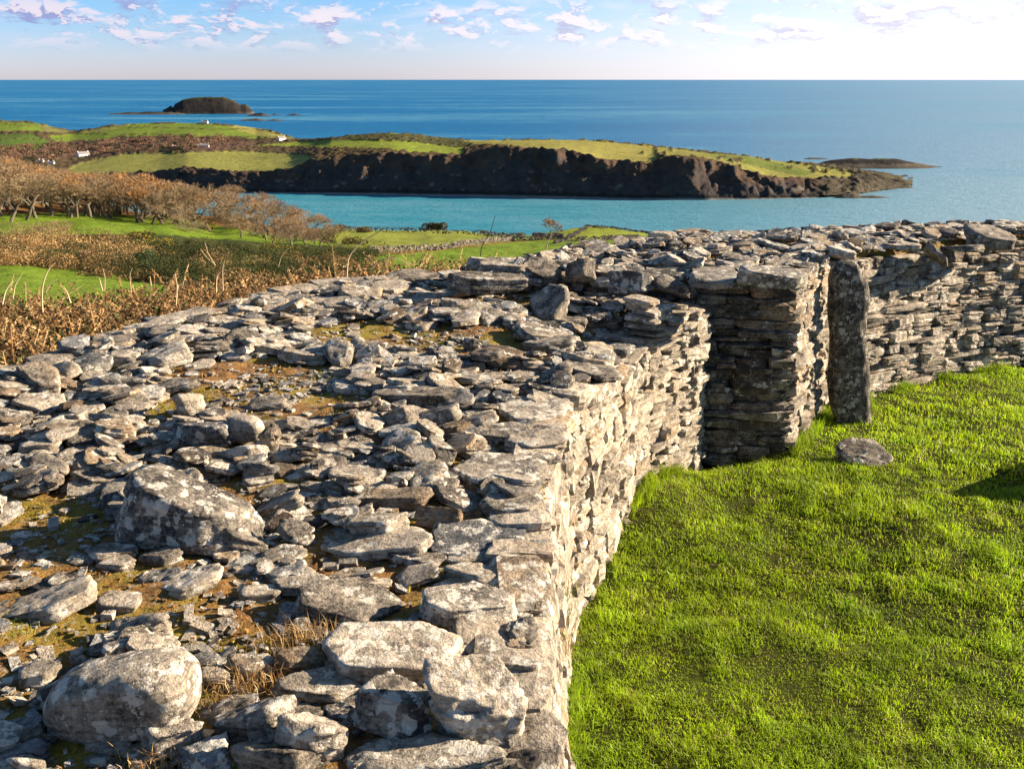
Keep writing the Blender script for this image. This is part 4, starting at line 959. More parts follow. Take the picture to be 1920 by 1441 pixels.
pt2([(150, 250), (200, 230), (310, 226), (400, 226), (470, 235), (540, 250), (545, 258), (450, 262), (330, 256), (240, 256)], FG)
pt2([(400, 226), (540, 250), (560, 262), (500, 258), (450, 245)], FY)
pt2([(150, 250), (200, 228), (260, 226), (240, 236), (190, 247)], FO_)
pt2([(100, 268), (200, 262), (330, 262), (470, 262), (480, 272), (400, 285), (300, 282), (180, 294), (90, 300), (0, 300), (-300, 300), (-300, 285), (60, 285)], WOOD)
pt2([(180, 300), (230, 289), (330, 288), (430, 284), (500, 286), (570, 291), (600, 300), (545, 318), (450, 325), (350, 316), (200, 330), (110, 330), (140, 310)], FO_)
0 and pt2([(120, 312), (200, 306), (330, 309), (440, 314), (360, 322), (340, 316), (200, 330), (110, 330)], FG, 6)
pt2([(480, 274), (560, 266), (640, 263), (760, 265), (870, 278), (866, 291), (790, 287), (700, 279), (600, 277)], (.17, .21, .028))
pt2([(560, 262), (660, 254), (745, 247), (830, 259), (900, 270), (860, 277), (760, 265), (640, 262)], (.06, .06, .025))
pt2([(700, 250), (745, 246), (770, 252), (740, 254)], (.12, .14, .03))
pt2([(860, 262), (950, 260), (1060, 260), (1160, 266), (1225, 273), (1232, 300), (1215, 309), (1150, 302), (1100, 294), (1050, 283), (960, 275), (890, 272)], (.21, .195, .05))
pt2([(1225, 273), (1280, 279), (1330, 285), (1400, 292), (1470, 303), (1545, 314), (1610, 326), (1590, 336), (1530, 335), (1440, 333), (1400, 321), (1350, 304), (1300, 293), (1240, 292)], (.185, .18, .045))
pt2([(1330, 292), (1400, 294), (1480, 310), (1530, 325), (1500, 330), (1440, 318)], (.115, .14, .028))
m_ = (nz > .16) & (gpx > 1200) & (v_row[:, None] >= n1_); colr[m_, :3] = (.07, .06, .03)
hd = np.abs(((gpy-gpx*.02+nz*5) % 13)-6.5) > 6.1; hd = hd & (gpx < 560) & (gpy < 262); colr[hd, :3] = (.08, .07, .03)
colr[n1_+n2_-3:, :, :3] = np.where(nz[n1_+n2_-3:, :, None] > .02, colr[n1_+n2_-3:, :, :3], np.array([.07, .06, .03]))
# scrub and rocks give the upper surface some relief
rough = (colr[..., 1] < .10)
G[..., 2] += np.where(rough & (gpx > 1540), np.abs(fbm(G*[1/14., 1/14., 0], 117, 4))*11, 0)
G[..., 2] += np.where(rough, np.abs(fbm(G*[1/7., 1/7., 0], 113, 3))*9, 0)*np.clip((1700-gpx)/90, .2, 1)*(v_row[:, None] > 2)
I = np.arange(nr*nc).reshape(nr, nc); q = np.stack([I[:-1, :-1], I[:-1, 1:], I[1:, 1:], I[1:, :-1]], -1).reshape(-1, 4)
tag(mesh('headland', G.reshape(-1, 3), q, land_mat('headland_ground', .11, 3.0, .62), dict(col=colr.reshape(-1, 4)), smooth_sh=True), kind='structure')
def on_head(px_, py_):
    k = np.argmin((gpx-px_)**2+((gpy-py_)*3)**2+np.where(v_row[:, None] > n1_+n2_, 1e9, 0)); return G.reshape(-1, 3)[k]
# islets: a long profile with a cliffy front
MROCK = land_mat('islet_rock', .05, 3, .5)
def islet(nm, prof, yb, depth, label, cgrass=(.04, .045, .022), seed=0, nu=150, nv=26):
    u = np.linspace(prof[0][0], prof[-1][0], nu); tp = np.interp(u, [p[0] for p in prof], [p[1] for p in prof]); yb_ = yb
    rows = []
    for j in range(nv):
        v = j/(nv-1); sh = min(v/.32, 1.0)**.7 if v < .5 else math.cos((v-.5)*math.pi)**.8
        P = []
        for a, t_ in zip(u, tp):
            D0 = math.hypot(*pz(a, yb_, SEA)[:2]); hh = pD(a, t_, D0+depth*.3)[2]-SEA
            p = pD(a, yb_, D0); d = p[:2]/D0; D = D0+depth*v; p = np.array([d[0]*D, d[1]*D, SEA-3+(max(hh, 0)+3)*sh]); P.append(p)
        rows.append(P)
    Gg = np.array(rows); hgt = np.clip(Gg[..., 2:3]-SEA, 0, 99)
    nn = fbm(np.stack([Gg[..., 0], Gg[..., 1], Gg[..., 2]], -1)/26., 121+seed, 5)
    Gg[..., 1] += nn*hgt[..., 0]*.9; Gg[..., 2] += (nn*.30*hgt[..., 0])
    cc = np.zeros(Gg.shape[:2]+(4,)); cc[..., 3] = 1; cc[..., :3] = (.03, .026, .024)
    top_ = (np.arange(nv)[:, None] > nv*.3) & (hgt[..., 0] > 10); cc[top_, :3] = cgrass
    lowr = hgt[..., 0] < 5; cc[lowr, :3] = (.09, .075, .06)
    I = np.arange(nu*nv).reshape(nv, nu); q = np.stack([I[:-1, :-1], I[:-1, 1:], I[1:, 1:], I[1:, :-1]], -1).reshape(-1, 4)
    c0 = Gg.reshape(-1, 3).mean(0); c0[2] = SEA
    o = mesh(nm, Gg.reshape(-1, 3)-c0, q, MROCK, dict(col=cc.reshape(-1, 4)), smooth_sh=True, loc=c0); tag(o, kind='structure')
islet('island', [(306, 208), (315, 203), (322, 199), (326, 203), (330, 196), (345, 188), (360, 185), (380, 183.5), (400, 183), (420, 184), (440, 190), (452, 197), (462, 197), (470, 204), (475, 209), (477, 213)], 214, 260, '')
islet('skerry', [(203, 213.5), (225, 212), (240, 210.5), (260, 211), (280, 209.5), (300, 210), (320, 211), (345, 213), (350, 215)], 215, 60, '', seed=1)
islet('skerry', [(462, 217), (480, 213), (490, 212), (500, 215), (508, 217)], 218, 40, '', seed=2, nu=50)
islet('skerry', [(506, 215), (515, 213.5), (527, 215)], 215.5, 30, '', seed=3, nu=30)
islet('skerry', [(536, 216), (552, 213), (566, 216)], 216.5, 30, '', seed=4, nu=30)
islet('skerry', [(452, 225), (470, 223.5), (482, 222.5), (500, 226), (515, 224), (534, 226)], 227, 40, '', seed=5, nu=60)
islet('island', [(1530, 310), (1545, 305), (1560, 302), (1580, 300), (1600, 298), (1630, 299), (1655, 297.5), (1680, 299), (1700, 304), (1722, 308), (1740, 312), (1766, 315.5)], 317, 70, '', cgrass=(.07, .075, .028), seed=6)
islet('skerry', [(1508, 298), (1520, 296), (1545, 297), (1555, 299)], 299.5, 30, '', seed=7, nu=40)
islet('skerry', [(1560, 372), (1580, 365), (1600, 363), (1615, 368), (1640, 368), (1668, 371.5)], 372.5, 22, '', seed=8, nu=70)
islet('skerry', [(1540, 355), (1570, 345), (1600, 345), (1640, 347), (1680, 347), (1712, 352)], 354, 26, '', seed=9, nu=70)

# ------------------------------------------------------------------ bare trees
def tubes(segs, sides_thick=5):
    """segs rows x0 y0 z0 r0 x1 y1 z1 r1 -> V, quads"""
    S = np.array(segs); a = S[:, :3]; b = S[:, 4:7]; d = b-a; d /= np.linalg.norm(d, axis=1)[:, None]+1e-9
    up = np.where(np.abs(d[:, 2:3]) > .9, np.array([[1., 0, 0]]), np.array([[0, 0, 1.]])); u = np.cross(d, up); u /= np.linalg.norm(u, axis=1)[:, None]; v = np.cross(d, u)
    k = sides_thick; an = np.arange(k)*2*math.pi/k; c, s = np.cos(an)[None, :, None], np.sin(an)[None, :, None]
    ring = u[:, None]*c+v[:, None]*s
    A = a[:, None]+ring*S[:, 3][:, None, None]; B = b[:, None]+ring*S[:, 7][:, None, None]
    V = np.concatenate([A, B], 1); n = len(S); i = np.arange(k); j = (i+1) % k
    f = np.stack([i, j, j+k, i+k], -1); return V.reshape(-1, 3), (f[None]+2*k*np.arange(n)[:, None, None]).reshape(-1, 4), n*2*k
def tree_segs(seed, Ht=8.0, wind=.25, spread=1.0, depth=6, low=.22, forks=2):
    r = random.Random(seed); big, twig = [], []
    def grow(p, d, ln, rad, lev):
        nseg = 3 if lev < 3 else 2
        for i in range(nseg):
            j = .16 if lev < 2 else .25
            d = np.array([d[0]+r.gauss(0, j)+wind*.10*(lev > 0), d[1]+r.gauss(0, j), d[2]+r.gauss(0, j*.5)+(.05 if lev < 4 else 0)]); d /= np.linalg.norm(d)
            q = p+d*ln/nseg; r2 = rad*(1-.25/nseg)
            (big if lev < 4 else twig).append([*p, max(rad, .02), *q, max(r2, .016)]); p = q; rad = r2
            if lev >= 2 and lev < depth-1 and r.random() < .5: grow(p, turn(d, 55), ln*.5, rad*.45, lev+2)
        if lev < depth:
            for k in range(forks+(r.random() < .65) + (1 if lev > 2 else 0)): grow(p, turn(d, 40 if lev else 48*spread), ln*r.uniform(.66, .86), rad*.62, lev+1)
    def turn(d, deg):
        a = r.uniform(0, 6.28); t = math.radians(r.uniform(.45, 1)*deg)
        u = np.cross(d, [0.3, .2, 1]); u /= np.linalg.norm(u); v = np.cross(d, u)
        w_ = d*math.cos(t)+(u*math.cos(a)+v*math.sin(a))*math.sin(t); w_[2] = w_[2] if w_[2] > -.1 else -w_[2]*.5; return w_/np.linalg.norm(w_)
    grow(np.array([0, 0, -.3]), np.array([r.gauss(0, .12), r.gauss(0, .1), 1.0]), Ht*low+.3, Ht*.034, 0)
    m = max(s[6] for s in big+twig); k = Ht/m
    sc = lambda L_: [[s[0]*k, s[1]*k, s[2]*k, s[3], s[4]*k, s[5]*k, s[6]*k, s[7]] for s in L_]
    return sc(big), sc(twig)
def mk_tree(seed, label, group, twc=(.40, .275, .15), bc=(.14, .115, .085), tr=.018, nm='bare_tree', **k):
    big, twig = tree_segs(seed, **k); t = empty(nm, (0, 0, 0)); tag(t, label, 'tree', group)
    nb_ = [s for s in big]; V, Q, n = tubes(nb_[:3], 8); rg = np.random.default_rng(seed)
    o = mesh('trunk', V, Q, MTWIG, dict(col=np.tile([*bc, 1], (n, 1))), parent=t)
    V, Q, n = tubes(nb_[3:], 5); a = Acc(); a.add(V, Q, col=np.tile([*bc, 1], (n, 1)))
    tw = np.array(twig)
    if len(tw) > 13000: tw = tw[rg.choice(len(tw), 13000, False)]
    tw[:, 3] = tr*1.2; tw[:, 7] = tr*.7; V, Q, n = tubes(tw, 3); c = np.repeat(np.array([twc])*rg.uniform(.6, 1.25, (len(tw), 1)), 6, 0)
    a.add(V, Q, col=np.column_stack([c, np.ones(n)])); o = a.build('crown', MTWIG); o.parent = t; return t
TG = 'bare trees along the edge of the middle field'
TWC = [(.36, .225, .105), (.27, .19, .11), (.38, .215, .09), (.24, .175, .105), (.33, .22, .12)]
protos = [mk_tree(s, 'x', TG, twc=TWC[s % 5], **k) for s, k in ((3, {}), (8, dict(spread=1.2, low=.16)), (14, dict(spread=1.3, forks=2)), (21, dict(low=.28)), (33, dict(spread=1.4, low=.13)), (41, dict(wind=.6, low=.2)), (52, dict(spread=.9, low=.3)), (67, dict(spread=1.2, forks=3, depth=5)))]
used = set()
def put_tree(i, px, py, hpx, label, group, sx=1.25, rz=None, D=None):
    p = hit(px, py) if D is None else pD(px, py, D); fw = float(proj(p)[2]); hh = hpx*fw/F
    if i in used: t = copy_tree(protos[i])
    else: t = protos[i]; used.add(i)
    k = hh/8.0; t.location = tuple(p); t.scale = (k*sx, k*sx, k); t.rotation_euler = (0, 0, random.uniform(-1.6, 1.6) if rz is None else rz)
    t['label'] = label
    if group: t['group'] = group
    elif 'group' in t: del t['group']
    return t
random.seed(4)
T_ = [(20, 416, 78), (48, 413, 84), (68, 409, 82), (145, 407, 62), (172, 408, 66), (185, 407, 60), (225, 402, 58), (262, 414, 82), (305, 419, 84), (322, 420, 72), (335, 420, 64)]
names = ['leftmost of the bare trees standing on the middle field', 'bare pale-trunked tree near the left border of the middle field', 'bare tree right of the pale-trunked one, trunks almost touching', 'low bare tree left of the forked pair', 'forked bare tree, left of the pair on the field edge', 'forked bare tree, right of the pair on the field edge', 'small bare tree behind the leaning one', 'bare tree with a long leaning trunk in the middle field', 'broadest bare fan-shaped tree in front of the row', 'bare tree touching the right side of the broadest one', 'low bare tree ending the row at the right']
for n_, (a, b_, c_) in enumerate(T_): put_tree(n_ % 8, a, b_, c_*1.08, names[n_], TG, 1.2)
for a, b_, c_ in [(390, 402, 62), (415, 404, 60), (440, 425, 66), (462, 430, 60), (480, 436, 60), (505, 440, 66), (450, 446, 46), (530, 446, 60), (512, 458, 52), (555, 452, 52), (548, 462, 50), (575, 462, 40), (590, 456, 46), (600, 464, 36), (620, 462, 30), (470, 398, 42), (490, 400, 40), (520, 408, 40), (548, 414, 40), (570, 420, 36), (592, 430, 30), (400, 412, 60), (425, 415, 58), (470, 420, 60), (490, 424, 60), (520, 430, 58), (540, 436, 54), (560, 442, 50), (500, 450, 50), (580, 448, 46), (610, 455, 38), (360, 402, 56), (375, 408, 56), (345, 400, 50), (100, 402, 80), (122, 400, 74), (5, 405, 84), (205, 398, 66), (240, 396, 66), (280, 398, 66)]:
    put_tree(random.randrange(8), a, b_, c_, *((f"bare brushy tree {'high' if b_ < 415 else 'midway' if b_ < 440 else 'low'} in the thicket above the bay, {'left' if a < 440 else 'central' if a < 530 else 'right'} part", 'bare trees in the thicket sloping down to the bay') if a > 342 else ('bare tree standing just behind the front row of the middle field', 'bare trees just behind the front row')), 1.3)
for k in range(150):                      # the brown wood on the rise behind the row
    a = random.uniform(-40, 370); d = random.uniform(215, 345)
    py = float(np.interp(a, [0, 370], [np.interp(d, [200, 350], [412, 345]), np.interp(d, [200, 350], [420, 404])]))
    dd = ray(a, py); x, y = dd[0]/math.hypot(dd[0], dd[1])*d, dd[1]/math.hypot(dd[0], dd[1])*d; z = float(tz(x, y))
    i = random.randrange(8); t = copy_tree(protos[i]); kk = random.uniform(7.5, 10)/8; t.location = (x, y, z); t.scale = (kk*1.35, kk*1.35, kk); t.rotation_euler = (0, 0, random.uniform(-3, 3))
    sd = 'at the left border' if a < 60 else 'above the pale-trunked trees' if a < 150 else 'behind the middle of the front row' if a < 260 else 'at its thin right end'
    dp = 'front rank' if d < 255 else 'middle rank' if d < 300 else 'topmost rank'
    t['label'] = f'bare tree in the {dp} of the wood, {sd}'; t['group'] = 'bare trees of the wood on the rise'
tl = mk_tree(55, 'lone windswept tree on the field wall by the sea', None, wind=.55, low=.3, tr=.035, Ht=6.0, depth=6); p = hit(1030, 446)
tl.location = tuple(p); k = 38*float(proj(p)[2])/F/6.0; tl.scale = (k*1.1, k*1.1, k)
# ------------------------------------------------------------------ bushes
def bush_pts(rg, n, rx, ry, rz_, lumps=7):
    c = rg.normal(0, .45, (lumps, 3))*[rx, ry, 0]+[0, 0, rz_*.45]; c[:, 2] *= rg.uniform(.6, 1.2, lumps); s = rg.uniform(.35, .6, lumps)
    k = rg.integers(0, lumps, n); v = rg.normal(size=(n, 3)); v /= np.linalg.norm(v, axis=1)[:, None]; v *= rg.uniform(.7, 1.0, (n, 1))**.5
    P = c[k]+v*s[k, None]*[rx, ry, rz_*.9]; P[:, 2] = np.abs(P[:, 2]); return P
def leaves(rg, P, size, cols_, flat=.5):
    n = len(P); a = rg.normal(size=(n, 3)); a /= np.linalg.norm(a, axis=1)[:, None]; b_ = np.cross(a, rg.normal(size=(n, 3))); b_ /= np.linalg.norm(b_, axis=1)[:, None]
    s = size*rg.uniform(.5, 1.3, (n, 1)); V = np.stack([P-a*s, P+b_*s*flat, P+a*s, P-b_*s*flat], 1)
    c = np.array(cols_)[rg.integers(0, len(cols_), n)]*rg.uniform(.6, 1.3, (n, 1)); c = np.repeat(c, 4, 0)
    return V.reshape(-1, 3), np.arange(4*n).reshape(-1, 4), np.column_stack([c, np.ones(4*n)])
rg = np.random.default_rng(9)
GORSE = [(.045, .055, .016), (.06, .065, .02), (.035, .042, .015)]; RUSS = [(.32, .20, .085), (.42, .28, .12), (.20, .12, .055)]; YEL = [(.5, .36, .02)]
a1, a2 = Acc(), Acc()
for k in range(330):
    px_ = rg.uniform(-40, 700); lo = np.interp(px_, [0, 300, 700], [452, 455, 478]); hi = np.interp(px_, [-40, 130, 230, 330, 700], [497, 506, 525, 535, 520]); py = rg.uniform(lo, hi)
    p = hit(px_, py); fr = (py-lo)/(hi-lo); rusty = rg.random() < np.interp(px_, [-40, 200, 330], [.75, .5, .16])*(1 if fr > .2 else .15)
    sz = rg.uniform(1.0, 4.0)*np.interp(fr, [0, .25, 1], [.4, 1.1, .8]); P = bush_pts(rg, 1700, sz, sz*.8, sz*rg.uniform(.5, .95), 10)
    V, Q, c = leaves(rg, P+p-[0, 0, .3], .085, RUSS if rusty else GORSE+(YEL if (rg.random() < .12 and fr < .3) else []), .5); c[:, :3] *= rg.uniform(.35, 1.35)*(.35+.95*np.clip((V[:, 2:3]-V[:, 2].min())/(np.ptp(V[:, 2])+.01), 0, 1)**0); (a2 if rusty else a1).add(V, Q, col=c)
tag(a1.build('gorse_scrub', MBUSH), 'dark green gorse scrub between the two fields', 'gorse', kind='stuff')
tag(a2.build('bracken_scrub', MBUSH), 'russet bracken and bramble scrub between the two fields', 'scrub', kind='stuff')
def bush(nm, px_, py, wpx, hpx, cols_, label, n=1500, leaf=.14, twigs=False, D=None):
    p = hit(px_, py) if D is None else pD(px_, py, D); s = float(proj(p)[2])/F; P = bush_pts(rg, n, wpx*s*.42, wpx*s*.35, hpx*s*.95, 9)
    V, Q, c = leaves(rg, P, leaf, cols_, .12 if twigs else .5); o = mesh(nm, V, Q, MBUSH, dict(col=c), loc=p); return tag(o, label, 'bush')
bush('shrub', 55, 440, 130, 26, [(.25, .14, .10), (.30, .18, .12)], 'low pinkish-brown leafless thicket at the left of the middle field', 5000, .16, True)
bush('shrub', 358, 437, 80, 20, [(.26, .2, .12), (.2, .16, .09)], 'low grey-brown leafless bush below the end of the tree row', 3000, .15, True)
bush('shrub', 268, 510, 62, 46, [(.05, .085, .035), (.07, .11, .045)], 'dense dark green bush with bluish leaves in the scrub', 2600, .13)
bush('shrub', 165, 500, 66, 40, [(.2, .13, .07), (.26, .17, .09)], 'twiggy brown bush in the scrub left of the dark green bush', 2500, .2, True)
bush('gorse_bush', 262, 448, 70, 14, GORSE+YEL, 'gorse bush dotted with yellow flowers at the top of the scrub', 2200, .13)
bush('gorse_bush', 385, 430, 40, 12, GORSE+YEL, 'small gorse bush under the bare trees at the thicket edge', 1200, .13)
bush('shrub', 817, 432, 40, 17, [(.10, .08, .035), (.14, .10, .045)], 'rounded dark clump rising above the field wall by the bay', 3500, .3, D=316)
for px_, py, w_ in ((610, 418, 40), (640, 424, 50), (680, 430, 40), (660, 452, 50), (620, 440, 60)): bush('shrub', px_, py+6, w_, 12, GORSE+RUSS[:1], 'dark scrubby bush on the slope edge above the bay', 900, .2)['group'] = 'scrubby bushes above the bay'
# ------------------------------------------------------------------ field walls
def field_wall(pts, hgt, label, colA=.35, wid=.9):
    rgw = np.random.default_rng(int(pts[0][0])); P = [hit(a, b_) for a, b_ in pts]; P = resamp(P, 160); acc = Acc()
    L_ = np.linalg.norm(P[-1]-P[0])
    for k in range(int(max(L_*16, 60))):
        i = rgw.uniform(0, 158.9); f_ = i % 1; q = P[int(i)]*(1-f_)+P[int(i)+1]*f_; q = q.copy(); q[2] = float(tz(q[0], q[1]))+rgw.uniform(0, hgt)
        s = rgw.uniform(.2, .5); V, Q, sc = stone(rgw, s*1.6, s, s*.8, 1, 'block'); V = V @ rotm(0, 0, rgw.uniform(0, 3)).T+q+rgw.normal(0, wid*.25, 3)*[1, 1, 0]
        acc.add(V, Q, sc=sc, st=np.tile([colA*rgw.uniform(.4, 1.4), .4, .2, .5], (len(V), 1)))
    tag(acc.build('field_wall', MS), label, 'field wall')
field_wall([(640, 434), (700, 434), (800, 436), (900, 440), (985, 446)], 1.5, 'dark field wall running along the cliff edge under the rounded clump', .0)
field_wall([(690, 474), (760, 471), (850, 464), (960, 452), (1056, 447)], 1.1, 'long curving field wall between the two fields, sunlit at its right part', .6)
field_wall([(1000, 443), (1056, 448)], 1.2, 'short dark field wall beside the lone windswept tree', .0)
field_wall([(1068, 452), (1130, 452), (1200, 448)], 1.2, 'dark field wall just behind the far fort wall', .0)
field_wall([(1040, 432), (1100, 425), (1160, 430), (1225, 438)], .7, 'thin dark wall along the brow of the bright field by the bay', .0)
# ------------------------------------------------------------------ bracken and brambles outside the fort
def fronds(rg, P, ln, cbase, leaflets=9, droop=1.0):
    """arching stems with pairs of leaflets -> Acc"""
    acc = Acc(); n = len(P); a = rg.uniform(0, 6.283, n); t = np.linspace(0, 1, 7)[None]; ln = ln[:, None]; dr = droop*rg.uniform(.3, 1.2, (n, 1))
    hor = ln*(t*.35*rg.uniform(.4, 1.6, (n, 1))+dr*.45*t**2.2); ver = ln*(t-dr*.45*t**2.4)
    ctr = np.stack([P[:, :1]+np.cos(a)[:, None]*hor, P[:, 1:2]+np.sin(a)[:, None]*hor, P[:, 2:3]+ver], -1)
    col = np.array(cbase)[rg.integers(0, len(cbase), n)]*rg.uniform(.65, 1.3, (n, 1))
    seg = np.concatenate([ctr[:, :-1], np.full((n, 6, 1), .0042), ctr[:, 1:], np.full((n, 6, 1), .003)], -1).reshape(-1, 8)
    V, Q, k = tubes(seg, 3); acc.add(V, Q, col=np.column_stack([np.repeat(col*1.25, k//n, 0), np.ones(k)]))
    if leaflets:
        tt = rg.uniform(.3, 1, (n, leaflets*2)); i0 = np.clip((tt*6).astype(int), 0, 5); f_ = tt*6-i0; ar = np.arange(n)[:, None]
        B = ctr[ar, i0]*(1-f_[..., None])+ctr[ar, i0+1]*f_[..., None]; D_ = rg.normal(size=B.shape); D_[..., 2] -= .5; D_ /= np.linalg.norm(D_, axis=-1)[..., None]
        s = (.035+.10*(1-tt))[..., None]*rg.uniform(.6, 1.3, B.shape[:2]+(1,)); W = np.cross(D_, rg.normal(size=B.shape)); W /= np.linalg.norm(W, axis=-1)[..., None]
        V = np.stack([B, B+D_*s*.5+W*s*.22, B+D_*s, B+D_*s*.5-W*s*.22], 2).reshape(-1, 3); m = n*leaflets*2
        c = np.repeat(col, leaflets*2, 0)*rg.uniform(.55, 1.4, (m, 1)); acc.add(V, np.arange(4*m).reshape(-1, 4), col=np.column_stack([np.repeat(c, 4, 0), np.ones(4*m)]))
    return acc
BR = [(.40, .235, .10), (.27, .15, .06), (.52, .35, .17), (.17, .095, .045), (.44, .27, .12)]
ed = np.array([[p[0], p[1]] for p in NO[1:]]+[[1.4, 11.2], [4, 14]])
q = []
while len(q) < 6800:
    a = rg.uniform(-.62, .14); D = 5.5*math.exp(rg.uniform(0, 1.25)); x, y = D*math.sin(a), D*math.cos(a)
    if inpoly(np.array([x]), np.array([y]), NPOLY)[0] or inpoly(np.array([x]), np.array([y]), FPOLY)[0]: continue
    xe = np.interp(y, ed[:, 1], ed[:, 0])
    if x > xe-.35: continue
    q.append((x, y))
q = np.array(q); zq = tz(q[:, 0], q[:, 1]); Dq = np.hypot(q[:, 0], q[:, 1]); azq = np.arctan2(q[:, 0], q[:, 1])
# tops reach a line that falls away from the wall, lumpy
topz = np.interp(np.degrees(azq), [-36, -29, -20, -10, -2, 4], [-.85, -.75, -.72, -.6, -.45, -.8])+np.interp(Dq, [6, 9, 14, 20], [-.12, 0, -.35, -1.5])+.55*fbm(np.column_stack([q*.9, 0*zq]), 131, 3)
ln = np.clip(topz-zq, .25, 2.6)*rg.uniform(.6, 1.12, len(q))
brk = fronds(rg, np.column_stack([q, zq]), ln*1.1, BR, 30); ks = rg.choice(len(q), 1000); brk2 = fronds(rg, np.column_stack([q[ks]+rg.normal(0, .2, (1000, 2)), zq[ks]]), ln[ks]*1.1, [(.62, .46, .27), (.5, .34, .17)], 0, 1.4)
for a_, b_ in zip(brk2.V, brk2.F[4]): brk.add(a_, b_-b_.min(), col=brk2.A['col'][0])
tag(brk.build('bracken', MBRACK), 'dead brown bracken crowding the outer foot of the near wall', 'bracken', kind='stuff')
# brambles: dark leaves low in the mass
k = rg.integers(0, len(q), 90000); P = np.column_stack([q[k]+rg.normal(0, .12, (90000, 2)), zq[k]+(topz-zq)[k]*rg.uniform(.05, .85, 90000)])
V, Q, c = leaves(rg, P, .03, [(.06, .075, .02), (.14, .08, .035), (.24, .15, .07), (.05, .045, .02)], .6)
tag(mesh('brambles', V, Q, MBUSH, dict(col=c)), 'dark bramble leaves tangled low in the bracken', 'brambles', kind='stuff')
def stem(pts, D, rad, label, nm='dead_stem', col=(.55, .42, .25), grp='tall dead stems above the bracken'):
    P = np.array([pD(a, b_, D) for a, b_ in pts]); n = 14; P = resamp3(P, n); r_ = np.linspace(rad, rad*.4, n)
    seg = np.column_stack([P[:-1], r_[:-1], P[1:], r_[1:]]); b0 = P[0].copy(); seg[:, :3] -= b0; seg[:, 4:7] -= b0
    V, Q, k = tubes(seg, 5); o = mesh(nm, V, Q, MTWIG, dict(col=np.tile([*col, 1], (k, 1))), loc=b0); return tag(o, label, 'dead stem')
def resamp3(P, n):
    s = np.linspace(0, 1, len(P)); q_ = np.linspace(0, 1, n)
    out = np.stack([np.interp(q_, s, P[:, i]) for i in range(3)], 1)
    for k in range(2): out[1:-1] = (out[:-2]+out[1:-1]*2+out[2:])/4
    return out
for pts, D, rad, lab in (
    ([(80, 585), (78, 560), (80, 530), (92, 502), (104, 492)], 8, .007, 'tall pale hooked stem near the left border, above the field'),
    ([(4, 570), (10, 545), (22, 528)], 8, .008, 'pale stem leaning at the left border'), ([(24, 560), (28, 535), (42, 512)], 8, .005, 'thin pale stem beside the leaning border one'),
    ([(86, 548), (95, 532), (108, 522)], 8, .004, 'short thin stem right of the tall hooked one'),
    ([(132, 568), (126, 548), (119, 538)], 8, .007, 'short thick stem tilted left'), ([(192, 545), (188, 530), (186, 521)], 9, .007, 'short stub stem in front of the field'),
    ([(196, 545), (197, 520), (193, 503)], 9, .004, 'thin stem with a bent tip'), ([(246, 548), (243, 515), (248, 503)], 9, .004, 'thin hooked stem at the end of the lower field'),
    ([(283, 535), (281, 517)], 9.5, .007, 'short upright stub in the middle of the bracken'), ([(330, 570), (332, 535), (328, 512)], 9.5, .008, 'thick upright stem left of the ladder-like pair'),
    ([(405, 548), (406, 518), (416, 507)], 10, .009, 'stout pale stem with a knee'), ([(418, 545), (417, 505), (421, 488)], 10, .006, 'pale stem beside the stout kneed one'),
    ([(404, 498), (385, 480), (376, 467)], 10.5, .006, 'slim stem slanting up to the left over the gorse'), ([(404, 498), (390, 475), (384, 455)], 10.5, .005, 'slim stem crossing the slanting one'),
    ([(522, 500), (527, 482), (541, 465)], 10.5, .004, 'thin arched stem against the gorse'), ([(650, 520), (652, 480), (685, 448), (728, 425)], 9.5, .009, 'long pale arching stem over the field wall'),
    ([(695, 505), (715, 486), (745, 484), (775, 498)], 9.5, .007, 'pale stem bowed to the right over the bracken'), ([(1022, 485), (1026, 455), (1035, 437), (1042, 435)], 10.5, .007, 'pale hooked stem in front of the windswept tree')):
    stem(pts, D, rad, lab)
stem([(901, 480), (903, 460), (920, 435), (928, 405)], 10, .006, 'dark forked twig standing up behind the outer end of the far wall', 'twig', (.07, .055, .04))
# ------------------------------------------------------------------ village: houses, poles, cattle
def plain_mat(nm, c, rough=.8):
    m, t, b = mat_new(nm); g = t.nodes.new('ShaderNodeNewGeometry').outputs['Position']; n = NOISE(t, g, 1.5, 5, .6)
    t.links.new(MIX(t, n, tuple(x*.8 for x in c), tuple(min(x*1.15, 1) for x in c)), b.inputs['Base Color']); b.inputs['Roughness'].default_value = rough; return m
MW, MROOF, MWIN = plain_mat('whitewash', (.8, .76, .7)), plain_mat('roof_slate', (.22, .2, .2)), plain_mat('dark_window', (.03, .03, .035), .2)
def bx(c, s):
    c, s = np.array(c, float), np.array(s, float)/2; V = np.array([[i, j, k] for i in (-1, 1) for j in (-1, 1) for k in (-1, 1)])*s+c
    return V, np.array([[0, 1, 3, 2], [4, 6, 7, 5], [0, 4, 5, 1], [2, 3, 7, 6], [0, 2, 6, 4], [1, 5, 7, 3]])
